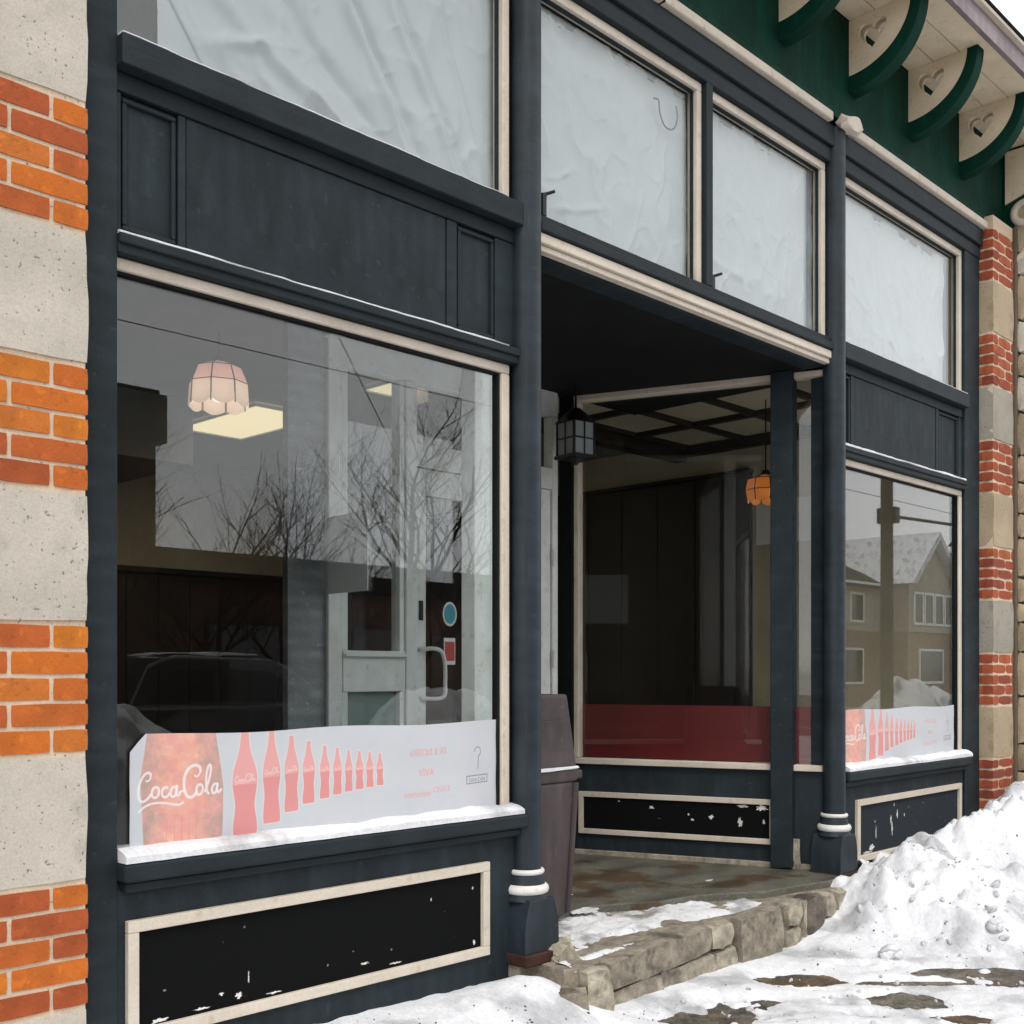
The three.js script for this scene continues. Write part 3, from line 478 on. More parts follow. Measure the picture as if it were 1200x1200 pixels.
// lit ceiling panels
function ceilingLight(x, z, hw, hd, lab) {
  const t = thing('ceiling_light', lab, 'ceiling light', [x, 3.044, z], 'fluorescent ceiling panels in the shop');
  part(t, 'frame', frameBars(-hw, hw, -hd, hd, 0.02, -0.02, 0.0, 0.003).map((g) => { g.rotateX(-Math.PI / 2); g.translate(0, -0.012, 0); return g; }), M.white, { local: true });
  part(t, 'diffuser', [bx(-hw + 0.02, hw - 0.02, -0.022, -0.012, -hd + 0.02, hd - 0.02)], mat('lit_diffuser', lin(0.8, 0.75, 0.6), 0.6, { emissive: new THREE.Color(1, 0.82, 0.48), emissiveIntensity: 0.66 }), { local: true });
  const l = new THREE.RectAreaLight(new THREE.Color(1, 0.86, 0.6), 6.5, 2 * hw - 0.04, 2 * hd - 0.04); l.position.set(0, -0.035, 0); l.rotation.x = -Math.PI / 2; t.add(l);
}
ceilingLight(4.44, -3.98, 0.28, 0.52, 'lit rectangular ceiling panel beyond the pink pendant lamp');
ceilingLight(4.70, -2.46, 0.3, 0.2, 'lit ceiling panel seen through the glass above the white door');

// pendant lamps with glass panels
function pendant(x, y, z, prof, n, mats, cap, lab, top, glow) {
  const t = thing('pendant_lamp', lab, 'lamp', [x, y, z]);
  for (let k = 0; k < prof.length - 1; k++) for (let i = 0; i < n; i++) {
    const a0 = (i + 0.04) / n * Math.PI * 2, a1 = (i + 0.96) / n * Math.PI * 2, [r0, y0] = prof[k], [r1, y1] = prof[k + 1], last = k === prof.length - 2;
    const pos = [], idx = [], S = 6;
    for (let j = 0; j <= S; j++) { const s = j / S, px = (r, a, b) => mix(Math.cos(a) * r, Math.cos(b) * r, s), pz = (r, a, b) => mix(Math.sin(a) * r, Math.sin(b) * r, s), sc = last ? 0.022 * Math.sin(s * Math.PI) - 0.011 : 0; pos.push(px(r0, a0, a1), y0, pz(r0, a0, a1), px(r1, a0, a1), y1 - sc, pz(r1, a0, a1)); if (j < S) idx.push(2 * j, 2 * j + 1, 2 * j + 2, 2 * j + 2, 2 * j + 1, 2 * j + 3); }
    const g = new THREE.BufferGeometry(); g.setAttribute('position', new THREE.Float32BufferAttribute(pos, 3)); g.setIndex(idx); g.computeVertexNormals(); g.setAttribute('uv', new THREE.Float32BufferAttribute(new Float32Array(pos.length / 3 * 2), 2));
    part(t, 'glass_panel', g, mats[k], { local: true });
  }
  const ribs = []; for (let i = 0; i < n; i++) { const a = i / n * Math.PI * 2; for (let k = 0; k < prof.length - 1; k++) ribs.push(rod([Math.cos(a) * prof[k][0], prof[k][1], Math.sin(a) * prof[k][0]], [Math.cos(a) * prof[k + 1][0], prof[k + 1][1], Math.sin(a) * prof[k + 1][0]], 0.0035, 0.0035, 5)); }
  for (let k = 0; k < prof.length - 1; k++) for (let i = 0; i < n; i++) { const a = i / n * Math.PI * 2, b = (i + 1) / n * Math.PI * 2, r = prof[k][0]; ribs.push(rod([Math.cos(a) * r, prof[k][1], Math.sin(a) * r], [Math.cos(b) * r, prof[k][1], Math.sin(b) * r], 0.003, 0.003, 5)); }
  part(t, 'rib', ribs, cap, { local: true });
  part(t, 'cap', [cyl(0, prof[0][1] - 0.004, prof[0][1] + 0.03, 0, prof[0][0] + 0.008, 0.02, 16)], cap, { local: true });
  part(t, 'cord', [rod([0, prof[0][1] + 0.03, 0], [0, top - y, 0], 0.005, 0.005, 6)], cap, { local: true });
  const bulb = new THREE.SphereGeometry(0.035, 16, 12); bulb.translate(0, prof[prof.length - 1][1] + 0.06, 0); part(t, 'bulb', bulb, mat('bulb_glass', lin(0.9, 0.88, 0.84), 0.2, { emissive: new THREE.Color(1, 0.86, 0.7), emissiveIntensity: 0.9 }), { local: true });
  const pl = new THREE.PointLight(new THREE.Color(1, 0.86, 0.72), glow); pl.position.set(0, prof[prof.length - 1][1] + 0.06, 0); pl.castShadow = true; pl.shadow.radius = 1.5; t.add(pl);
  return t;
}
const bronze = mat('bronze', lin(0.12, 0.08, 0.06), 0.5, { metalness: 0.5 });
pendant(3.21, 2.757, -2.34, [[0.05, 0.135], [0.12, 0.105], [0.155, 0.02], [0.162, -0.1]], 8, [M.shadePink, M.shadePink, M.shadeCream], bronze, 'pink and cream glass pendant lamp inside the display window', 3.044, 0.09);
pendant(6.33, 2.42, -0.95, [[0.03, 0.1], [0.115, 0.07], [0.13, 0.0], [0.118, -0.07]], 8, [M.shadeAmber, M.shadeAmber, M.shadeAmber], M.blackMetal, 'amber glass pendant lamp with black ribs behind the recess window', 3.0, 0.022);

// white sheets hung behind the upper windows
function sheet(x0, x1, y0, y1, z, creases, seed, label, ragged) {
  const nx = Math.round((x1 - x0) / 0.009), ny = Math.round((y1 - y0) / 0.009), g = new THREE.PlaneGeometry(x1 - x0, y1 - y0, nx, ny), p = g.attributes.position;
  for (let i = 0; i < p.count; i++) {
    let x = p.getX(i) + (x0 + x1) / 2, y = p.getY(i) + (y0 + y1) / 2, d = 0.014 * (fbm(x * 2 + seed, y * 2, 3) - 0.5) + 0.004 * (fbm(x * 14 + seed, y * 14, 3) - 0.5);
    for (const [ax, ay, bx_, by, amp, w] of creases) {
      const vx = bx_ - ax, vy = by - ay, l2 = vx * vx + vy * vy, t = clamp(((x - ax) * vx + (y - ay) * vy) / l2), cx = ax + vx * t + 0.012 * Math.sin(t * 7 + seed), cy = ay + vy * t, q = Math.hypot(x - cx, y - cy) / w;
      d += 1.7 * amp * Math.exp(-q * q) * Math.sin(Math.PI * clamp(t, 0.04, 0.96)) ** 0.5;
    }
    { const f1 = 1 - Math.abs(2 * fbm(x * 3.1 + seed * 3, y * 2.3, 3, 256, 5) - 1), f2 = 1 - Math.abs(2 * fbm(x * 7 + y * 4 + seed, y * 6 - x * 3, 3, 256, 7) - 1); d += 0.012 * f1 ** 6 + 0.005 * f2 ** 8; }
    if (ragged && p.getX(i) < (x0 - x1) / 2 + 0.02) x += 0.012 * fbm(y * 14, seed, 3) - 0.006;
    if (p.getY(i) > (y1 - y0) / 2 - 0.02) y += -0.03 * step(0.5, 0.7, fbm(x * 9 + seed, 3, 3));
    p.setXYZ(i, x, y, z + d);
  }
  g.computeVertexNormals();
  return solo('plastic_sheet', g, mat('white_sheeting', lin(0.41, 0.44, 0.455), 0.45, { transmission: 0.1, thickness: 0 }), label, 'sheet');
}
sheet(1.645, 3.04, 2.99, 4.1, -0.088, [[2.02, 4.0, 2.62, 3.0, 0.012, 0.022], [2.08, 4.0, 2.68, 3.0, -0.012, 0.016], [2.3, 3.95, 2.85, 3.0, 0.010, 0.02], [2.34, 4.0, 2.9, 3.0, -0.010, 0.014], [2.62, 4.05, 2.97, 3.0, 0.006, 0.01], [1.75, 3.35, 2.35, 3.02, 0.012, 0.03], [1.8, 3.15, 2.1, 3.25, 0.008, 0.02], [2.0, 3.45, 2.5, 3.05, -0.012, 0.03], [2.15, 3.15, 2.45, 2.99, 0.012, 0.02]], 2, 'creased white plastic sheet behind the upper window over the bottle banner', true);
sheet(3.19, 4.255, 2.99, 3.885, -0.088, [[3.35, 3.1, 3.7, 3.2, 0.006, 0.015], [3.3, 3.2, 3.5, 3.3, 0.006, 0.012], [3.55, 3.65, 3.85, 3.6, 0.003, 0.01], [4.02, 3.3, 4.12, 3.62, 0.004, 0.01], [3.25, 3.5, 3.35, 3.3, 0.005, 0.01], [3.8, 3.0, 3.95, 3.35, 0.004, 0.014]], 5, 'white sheet with a small wire hook in the wide upper window over the entrance');
sheet(4.325, 5.375, 2.99, 3.885, -0.088, [[4.5, 3.0, 4.62, 3.2, 0.004, 0.01], [4.9, 3.45, 5.3, 3.4, 0.003, 0.012], [5.1, 3.0, 5.12, 3.5, 0.004, 0.008], [4.4, 3.2, 4.8, 3.15, 0.005, 0.02]], 8, 'smooth white sheet in the upper window beside the broken column cap');
sheet(5.54, 7.0, 2.99, 3.86, -0.088, [[5.7, 3.4, 6.6, 3.05, 0.004, 0.012], [6.1, 3.8, 6.2, 3.1, 0.003, 0.015]], 11, 'white sheet that stops short of the cream frame beside the red brick pier');
{ const c = new THREE.CatmullRomCurve3([[3.985, 3.765], [4.02, 3.77], [4.03, 3.72], [4.07, 3.67], [4.13, 3.68], [4.16, 3.74], [4.15, 3.79]].map(([x, y]) => new THREE.Vector3(x, y, -0.064))); solo('wire_hook', new THREE.TubeGeometry(c, 30, 0.004, 6), M.blackMetal, 'thin curled wire hanging against the white sheet', 'wire'); }
for (const [x, y, l] of [[3.215, 3.05, 'black window catch beside the round column'], [4.355, 3.02, 'black window catch at the foot of the dark mullion']])
  solo('window_catch', [rb(x - 0.012, x + 0.012, y - 0.04, y + 0.05, -0.045, 0.0, 0.004), rod([x, y + 0.045, -0.02], [x + 0.035, y + 0.06, 0.02], 0.008, 0.006)], M.blackMetal, l, 'catch');

// ---------------------------------------------------------------- printed banners in the windows
function bottlePath(c, x0, x1, yt, yb) {
  const w = x1 - x0, h = yb - yt, X_ = (t) => x0 + w * t, Y_ = (t) => yt + h * t;
  c.beginPath(); c.moveTo(X_(0.36), Y_(0)); c.lineTo(X_(0.64), Y_(0)); c.lineTo(X_(0.66), Y_(0.06)); c.bezierCurveTo(X_(0.68), Y_(0.22), X_(0.95), Y_(0.3), X_(0.97), Y_(0.44)); c.bezierCurveTo(X_(0.99), Y_(0.55), X_(0.86), Y_(0.62), X_(0.88), Y_(0.72)); c.bezierCurveTo(X_(0.9), Y_(0.82), X_(1.0), Y_(0.86), X_(0.94), Y_(1));
  c.lineTo(X_(0.06), Y_(1)); c.bezierCurveTo(X_(0), Y_(0.86), X_(0.1), Y_(0.82), X_(0.12), Y_(0.72)); c.bezierCurveTo(X_(0.14), Y_(0.62), X_(0.01), Y_(0.55), X_(0.03), Y_(0.44)); c.bezierCurveTo(X_(0.05), Y_(0.3), X_(0.32), Y_(0.22), X_(0.34), Y_(0.06)); c.closePath();
}
function script(c, x, y, s, colour, lw) {      // the flowing white lettering, drawn stroke by stroke
  c.save(); c.translate(x, y); c.scale(s, s); c.strokeStyle = colour; c.lineCap = 'round'; c.lineJoin = 'round';
  const st = (w, ...a) => { c.lineWidth = w * lw; c.beginPath(); c.moveTo(a[0], a[1]); for (let i = 2; i + 5 < a.length; i += 6) c.bezierCurveTo(a[i], a[i + 1], a[i + 2], a[i + 3], a[i + 4], a[i + 5]); c.stroke(); };
  st(5, 34, 8, 26, -8, -2, 22, 2, 56, 4, 76, 22, 70, 34, 54);                                     // C
  st(3.5, 34, 8, 36, 18, 28, 26, 22, 22);
  st(4, 2, 92, 30, 66, 62, 74, 96, 80, 104, 82, 112, 80, 118, 76);                                // the long tail under the word
  st(5, 48, 38, 36, 36, 32, 62, 44, 62, 56, 62, 60, 38, 48, 38);                                  // o
  st(5, 76, 40, 62, 34, 58, 62, 70, 62, 76, 62, 80, 58, 82, 54);                                  // c
  st(5, 98, 40, 86, 34, 80, 62, 92, 62, 100, 60, 102, 46, 102, 38); st(5, 102, 38, 98, 56, 100, 64, 110, 56);   // a
  st(4, 108, 52, 114, 50, 118, 50, 122, 48);                                                      // hyphen
  st(6, 166, 4, 168, -22, 112, -14, 122, 44, 126, 72, 146, 70, 156, 52); st(3.5, 166, 4, 164, 16, 154, 20, 150, 14);   // C
  st(5, 166, 36, 154, 34, 150, 60, 162, 60, 174, 60, 178, 36, 166, 36);                           // o
  st(5, 180, 52, 196, 20, 200, -10, 192, -10, 182, -8, 178, 52, 190, 58);                         // l
  st(5, 212, 36, 200, 32, 194, 60, 206, 58, 214, 56, 216, 42, 216, 36); st(5, 216, 36, 212, 54, 216, 62, 226, 50);     // a
  c.restore();
}
function drawBanner(c, w, h) {
  const r = rng(9), fx = (x) => (x - 1.547) / (3.033 - 1.547) * w;
  c.fillStyle = 'rgb(192,194,200)'; c.fillRect(0, 0, w, h);
  for (let i = 0; i < 500; i++) { c.fillStyle = `rgba(${r() < 0.5 ? '190,196,204' : '206,208,212'},0.06)`; c.beginPath(); c.ellipse(r() * w, r() * h, 20 + r() * 120, 6 + r() * 40, r() * 3, 0, 7); c.fill(); }
  const x0 = fx(1.585), x1 = fx(1.853), bw = x1 - x0;
  c.save(); c.beginPath(); c.moveTo(x0 + bw * 0.06, 0); c.lineTo(x1 - bw * 0.1, 0); c.lineTo(x1, h * 0.5); c.lineTo(x1 - bw * 0.02, h); c.lineTo(x0 + bw * 0.02, h); c.lineTo(x0 - bw * 0.02, h * 0.4); c.closePath(); c.clip();
  c.fillStyle = 'rgb(214,160,152)'; c.fillRect(x0 - 20, 0, bw + 40, h);
  for (let i = 0; i < 900; i++) { const k = r(), side = r(); c.fillStyle = k < 0.42 ? 'rgba(150,138,132,0.10)' : k < 0.7 ? 'rgba(242,200,160,0.08)' : 'rgba(222,140,136,0.10)'; const px = (k < 0.42 ? (side < 0.45 ? Math.pow(r(), 1.6) * 0.25 : 1 - Math.pow(r(), 1.4) * 0.36) : 0.15 + r() * 0.6) * bw + x0; c.beginPath(); c.ellipse(px, r() * h, 4 + r() * bw * 0.06, 6 + r() * h * 0.08, r() * 3, 0, 7); c.fill(); }
  for (let i = 0; i < 6; i++) { c.fillStyle = 'rgba(206,136,132,0.4)'; c.fillRect(x0 + bw * (0.28 + i * 0.09), h * 0.76, 5, h * 0.24); }
  c.restore();
  script(c, x0 - bw * 0.05, h * 0.33, bw / 222, 'rgba(228,222,222,0.85)', 1.25);
  const bs = [[1.882, 1.973, 0.0, 0.98], [1.989, 2.058, 0.0, 0.88], [2.071, 2.13, 0.06, 0.80], [2.143, 2.193, 0.13, 0.745], [2.21, 2.251, 0.19, 0.715], [2.262, 2.3, 0.22, 0.69], [2.311, 2.346, 0.25, 0.67], [2.357, 2.394, 0.265, 0.655], [2.404, 2.438, 0.28, 0.64], [2.449, 2.48, 0.29, 0.625]];
  for (const [a, b, t, u] of bs) {
    const A = fx(a), B = fx(b), yt = t * h, yb = u * h; bottlePath(c, A, B, yt, yb); c.lineWidth = 10; c.strokeStyle = 'rgba(212,204,204,0.8)'; c.stroke(); c.fillStyle = 'rgb(218,158,155)'; c.fill();
    c.save(); c.clip(); c.fillStyle = 'rgba(206,124,120,0.45)'; c.fillRect(A, mix(yt, yb, 0.5), B - A, yb); c.restore();
    script(c, A + (B - A) * 0.12, mix(yt, yb, 0.41), (B - A) * 0.78 / 226, 'rgb(224,190,184)', 2);
  }
  c.fillStyle = 'rgba(218,150,152,0.7)'; c.textAlign = 'center'; c.textBaseline = 'middle';
  const xm = fx(2.685);
  c.font = 'bold 44px sans-serif'; c.fillText('UBICUI E RI', xm, h * 0.3); c.fillText('VIVA', xm - 10, h * 0.52); c.font = 'bold 36px sans-serif'; c.fillText('confezioni', xm - 70, h * 0.75); c.fillText('CIVILE', xm + 90, h * 0.72);
  c.strokeStyle = 'rgba(110,120,122,0.8)'; c.lineWidth = 5; const qx = fx(2.93);
  c.beginPath(); c.arc(qx, h * 0.35, 22, Math.PI, Math.PI * 2.4); c.lineTo(qx + 4, h * 0.55); c.stroke(); c.strokeRect(qx - 78, h * 0.62, 150, 36);
  c.font = 'bold 26px sans-serif'; c.fillStyle = 'rgba(130,138,142,0.9)'; c.fillText('Coca Cola', qx - 3, h * 0.62 + 19);
}
const bannerTex = canvasTex(2048, 430, drawBanner);
function banner(x0, x1, y0, y1, z, tx, label, cut) {
  const g = new THREE.PlaneGeometry(x1 - x0, y1 - y0, 60, 10), p = g.attributes.position, uv = g.attributes.uv;
  for (let i = 0; i < p.count; i++) { let x = p.getX(i) + (x0 + x1) / 2, y = p.getY(i) + (y0 + y1) / 2; if (cut && x < x0 + 0.045) y = Math.min(y, y1 - 0.05 + (x - x0) * 1.1); p.setXYZ(i, x, y + 0.004 * Math.sin(x * 9), z + 0.002 * Math.sin(x * 23) + 0.001 * Math.sin(y * 40 + x * 7)); }
  g.computeVertexNormals();
  const m = mat('printed_vinyl', lin(1, 1, 1), 0.45, { map: tx }); return solo('banner', g, m, label, 'banner', { keepUV: true });
}
banner(1.53, 2.985, 0.752, 1.074, -0.031, bannerTex, 'long faded banner of red bottles along the foot of the wide display window', true);
banner(5.58, 7.04, 0.752, 1.05, -0.031, bannerTex, 'faded bottle banner behind the window above the snow heap');
{ const m = basis(4.965, -1.385, 5.452 - 4.965, -0.06 + 1.385); const g = bx(0.04, 1.385, 0.765, 1.07, -0.062, -0.058); metreUV(g); g.applyMatrix4(m); solo('banner', g, mat('red_vinyl', lin(0.15, 0.006, 0.006), 0.5, { map: T.plaster }), 'plain deep red banner inside the recess window', 'banner', { keepUV: true }); }
{ const m = basis(3.165, -0.06, 3.262 - 3.165, -1.385 + 0.06); const g = rb(0.98, 1.36, 1.62, 1.98, -0.06, -0.056, 0.001); g.applyMatrix4(m); solo('paper_notice', g, M.paper, 'blank white paper notice taped to the glass beside the white door', 'notice'); }

// ---------------------------------------------------------------- entrance step and landing
const stepThing = thing('entrance_step', 'worn stone entrance step with a slate landing', 'step', [4.2, 0, 0], null, 'structure');
{
  const outline = (pts, y0, y1) => { const s = new THREE.Shape(pts.map(([x, z]) => new THREE.Vector2(x, -z))); const g = new THREE.ExtrudeGeometry(s, { depth: y1 - y0, bevelEnabled: true, bevelSize: 0.006, bevelThickness: 0.006, bevelSegments: 2 }); g.rotateX(-Math.PI / 2); g.translate(0, y0, 0); return g; };
  part(stepThing, 'landing', outline([[3.1, -0.1], [3.1, 0.2], [3.16, 0.235], [3.5, 0.19], [4.0, 0.14], [5.2, 0.19], [5.56, 0.18], [5.56, -0.1], [5.3, -1.4], [3.1, -1.4]], -0.1, LAND - 0.006), M.stepStone);
  part(stepThing, 'slate_slab', outline([[3.2, -0.42], [3.55, -0.33], [3.9, -0.36], [4.2, -0.2], [4.45, -0.16], [4.75, 0.02], [4.95, 0.05], [5.2, 0.1], [5.45, 0.08], [5.42, -0.2], [5.0, -1.42], [3.25, -1.42]], LAND, SLATE - 0.006), M.slate);
  // facing stones: long worn slabs, then smaller rubble
  const mats = [M.stepStone, M.stepStone2, M.stepStone3];
  const st = [[3.015, 3.13, -0.06, 0.115, 0.30, 0, -0.5], [3.135, 3.26, -0.05, 0.168, 0.305, 1, -0.25], [3.265, 4.05, 0.062, 0.176, 0.24, 0, 0.1], [3.27, 3.66, -0.06, 0.056, 0.245, 1, 0.06], [3.665, 4.08, -0.06, 0.058, 0.215, 1, 0.05], [4.056, 4.22, 0.064, 0.172, 0.2, 1, 0], [4.086, 4.25, -0.06, 0.058, 0.2, 1, 0], [4.256, 4.6, -0.06, 0.177, 0.215, 0, 0], [4.608, 4.66, -0.06, 0.15, 0.18, 2, 0], [4.665, 4.80, 0.062, 0.174, 0.2, 1, 0], [4.665, 4.8, -0.06, 0.056, 0.195, 1, 0], [4.805, 4.845, -0.06, 0.17, 0.2, 1, 0], [4.85, 5.0, -0.06, 0.176, 0.2, 2, 0], [5.005, 5.1, 0.06, 0.176, 0.21, 1, 0], [5.005, 5.1, -0.06, 0.055, 0.21, 1, 0], [5.106, 5.5, -0.06, 0.178, 0.235, 1, -0.05]];
  st.forEach(([x0, x1, y0, y1, zf, mi, turn], i) => { const g = rough(x1 - x0, y1 - y0, 0.1, 0.013, 70 + i, x1 - x0 > 0.3 ? 12 : 6, 0.22); g.rotateY(turn); g.translate((x0 + x1) / 2, (y0 + y1) / 2, zf - 0.05); part(stepThing, 'stone', g, mats[mi]); });
}
// ---------------------------------------------------------------- snow
const patches = [[4.27, 0.47, 0.199, 0.1, -0.785], [3.65, 0.53, 0.231, 0.179, -0.785], [3.44, 0.48, 0.145, 0.119, -0.785], [4.29, 0.94, 0.163, 0.135, -0.785], [4.85, 0.89, 0.255, 0.094, -0.785], [4.96, 1.08, 0.189, 0.16, -0.785], [4.47, 0.74, 0.103, 0.032, -0.785], [4.61, 0.9, 0.164, 0.043, -0.785], [4.18, 0.63, 0.08, 0.031, -0.785], [4.23, 1.2, 0.125, 0.07, -0.785], [3.99, 0.95, 0.081, 0.044, -0.785], [4.05, 0.79, 0.053, 0.028, -0.785], [3.91, 0.55, 0.07, 0.039, -0.785], [4.64, 0.54, 0.069, 0.024, -0.785]];
function pileH(x, z) {
  const xs = [[4.7, 0], [4.95, 0.06], [5.15, 0.2], [5.4, 0.36], [5.65, 0.42], [6.1, 0.47], [6.5, 0.56], [6.9, 0.66], [7.6, 0.72], [9.5, 0.7], [10.5, 0.3], [11, 0]];
  let h = 0; for (let i = 0; i < xs.length - 1; i++) if (x >= xs[i][0] && x < xs[i + 1][0]) h = mix(xs[i][1], xs[i + 1][1], sm((x - xs[i][0]) / (xs[i + 1][0] - xs[i][0])));
  const zf = 0.55 + 0.7 * step(4.75, 5.5, x) + 0.25 * step(5.5, 7, x), zc = 0.38 + 0.15 * step(5.5, 7, x);
  const s = z < zc ? mix(0.55, 1, step(0.0, zc, z)) : Math.pow(1 - clamp((z - zc) / (zf - zc)), 1.15);
  return h * s;
}
function snowY(x, z) {
  let y = PAVE + 0.026 + 0.02 * step(4.6, 3.2, x) + 0.05 * step(3.1, 2.6, x);
  y += 0.085 * step(0.55, 0.02, z) * step(3.3, 2.95, x);                       // drift against the wall
  y += 0.085 * Math.exp(-(((x - 2.98) / 0.24) ** 2 + ((z - 0.16) / 0.15) ** 2));
  y += 0.03 * (fbm(x * 3.1, z * 3.1, 4) - 0.5) + 0.014 * (fbm(x * 16 + 9, z * 16, 4) - 0.5) + 0.034 * step(3.2, 3.7, x) * step(0.25, 0.5, z) * (fbm((x + z) * 2.2 + 7, (x - z) * 6 + 50, 5, 256, 9) - 0.53);
  for (const [px, pz, rx, rz, a] of patches) { const dx = x - px, dz = z - pz, c = Math.cos(a), s = Math.sin(a), q = ((dx * c - dz * s) / rx) ** 2 + ((dx * s + dz * c) / rz) ** 2; y -= 0.064 * Math.exp(-q * 1.3) * (0.2 + 1.6 * fbm(x * 18, z * 24, 4)); }
  const h = pileH(x, z); if (h > 0.003) { const l = step(0, 0.16, h); y = Math.max(y, PAVE + 0.01) + h + l * (-0.035 + 0.2 * (fbm(x * 3.4 + 3, z * 3.4, 2, 256, 2) - 0.5) + 0.11 * (Math.abs(2 * fbm(x * 5.5, z * 5.5, 2, 256, 4) - 1) - 0.25) + 0.05 * (Math.abs(2 * fbm(x * 13, z * 13, 2, 256, 8) - 1) - 0.25) + 0.022 * (fbm(x * 26, z * 26, 3, 256, 7) - 0.5)); }
  return y;
}
const stepFront = (x) => (x > 3.2 && x < 5.6 ? 0.14 : -0.02);
{
  const g = dropWhere(heightField(1.2, 11.2, -0.02, 2.4, 0.0165, snowY), (x, y, z) => z < stepFront(x) - 0.03 || y < PAVE - 0.02);
  solo('snow', g, M.snow, 'trodden snow on the pavement heaped against the shop wall', 'snow', { kind: 'stuff', keepUV: true });
  const g2 = dropWhere(heightField(-12, 40, -0.02, 3.72, 0.13, (x, z) => PAVE + 0.03 + 0.05 * (fbm(x * 1.3, z * 1.3, 4) - 0.5)), (x, y, z) => x > 1.3 && x < 11.1 && z < 2.3);
  solo('snow', g2, M.snowDirty, 'packed snow further along the pavement', 'snow', { kind: 'stuff', keepUV: true });
}
{ // thin snow and ice on the landing
  const f = (x, z) => { let y = LAND + 0.006 + 0.05 * (fbm(x * 5 + 1, z * 9 + 3, 4) - 0.45) + 0.014 * (fbm(x * 30, z * 30, 3) - 0.5); y -= 0.03 * step(4.35, 4.9, x); y -= 0.03 * Math.exp(-(((x - 3.62) / 0.35) ** 2 + ((z - 0.07) / 0.05) ** 2)); return Math.min(y, LAND + 0.02); };
  solo('snow', dropWhere(heightField(3.13, 5.5, -0.45, 0.23, 0.011, (x, z) => f(x, z) - 0.05 * step(0.11, 0.25, z + (x > 3.6 ? 0.04 : 0) - 0.04 * (x < 3.5))), (x, y, z) => y < LAND - 0.012), M.snowDirty, 'thin icy snow on the stone landing of the entrance', 'snow', { kind: 'stuff', keepUV: true });
  const f2 = (x, z) => SLATE - 0.004 + 0.03 * (fbm(x * 7 + 40, z * 12, 4) - 0.68);
  solo('snow', dropWhere(heightField(3.3, 5.1, -1.2, -0.15, 0.014, f2), (x, y, z) => y < SLATE - 0.004 || z > -0.33 + (x - 3.5) * 0.25), M.snowDirty, 'few flakes of snow on the slate slab by the door', 'snow', { kind: 'stuff', keepUV: true });
}
// snow lying on sills and ledges
function ledgeSnow(x0, x1, y, z0, z1, h, seed, label, n = 120) {
  const g = new THREE.BoxGeometry(x1 - x0, 1, z1 - z0, n, 2, 8), p = g.attributes.position;
  for (let i = 0; i < p.count; i++) { const x = p.getX(i) + (x0 + x1) / 2, z = p.getZ(i) + (z0 + z1) / 2, t = p.getY(i) + 0.5, e = 1 - Math.pow(clamp((z - z0) / (z1 - z0)), 6) * 0.5, hh = Math.max(0.0015, h * (0.55 + 0.9 * fbm(x * 6 + seed, z * 18, 4)) * e); p.setXYZ(i, x, y + t * hh, z + (z > z1 - 0.01 ? 0.012 * (fbm(x * 12 + seed, 4, 3) - 0.6) : 0)); g.attributes.uv.setXY(i, x, z + t * hh); }
  g.computeVertexNormals(); return solo('ledge_snow', toCreasedNormals(g.toNonIndexed(), 0.9), M.snow, label, 'snow', { kind: 'stuff', keepUV: true });
}
ledgeSnow(1.478, 3.05, 0.729, -0.08, 0.052, 0.032, 1, 'snow lying along the sill of the wide display window');
ledgeSnow(5.54, 7.13, 0.729, -0.08, 0.054, 0.036, 2, 'snow lying along the sill above the snow heap');
ledgeSnow(1.478, 3.0, Y.ledge + 0.0005, -0.03, 0.02, 0.010, 3, 'thin line of snow on the ledge above the banner window', 160);
ledgeSnow(5.545, 7.11, Y.ledge + 0.0005, -0.03, 0.022, 0.016, 4, 'thin line of snow on the ledge over the window by the brick pier', 160);
ledgeSnow(1.478, 2.98, Y.beam1 + 0.0005, -0.04, 0.034, 0.006, 5, 'dusting of snow on the beam under the creased sheet', 160);
ledgeSnow(5.545, 7.1, Y.beam1 + 0.0005, -0.04, 0.034, 0.006, 6, 'dusting of snow on the beam beside the brick pier', 160);
[[4.83, 0.62, 0.05, 'rounded lump of snow at the foot of the heap'], [5.95, 0.22, 0.06, 'icy clod of snow on the heap against the dark bulkhead'], [4.98, 0.98, 0.045, 'small clod of snow beside the bare pavement'], [6.75, 0.62, 0.075, 'grey icy clod near the top of the snow heap'], [5.3, 0.9, 0.04, 'small pitted clod on the slope of the snow heap']].forEach(([x, z, s, l], i) => {
  const g = new THREE.IcosahedronGeometry(s, 4), p = g.attributes.position; for (let k = 0; k < p.count; k++) { const q = 0.75 + 0.5 * fbm(p.getX(k) * 24 + i * 9, p.getY(k) * 24 + p.getZ(k) * 30, 3); p.setXYZ(k, p.getX(k) * q * 1.25, p.getY(k) * q * 0.8, p.getZ(k) * q); }
  const g2 = mergeVertices((g.deleteAttribute('normal'), g.deleteAttribute('uv'), g)); g2.computeVertexNormals(); g2.translate(x, snowY(x, z) + s * 0.25, z); solo('snow_clod', g2, M.snow, l, 'snow clod');
});

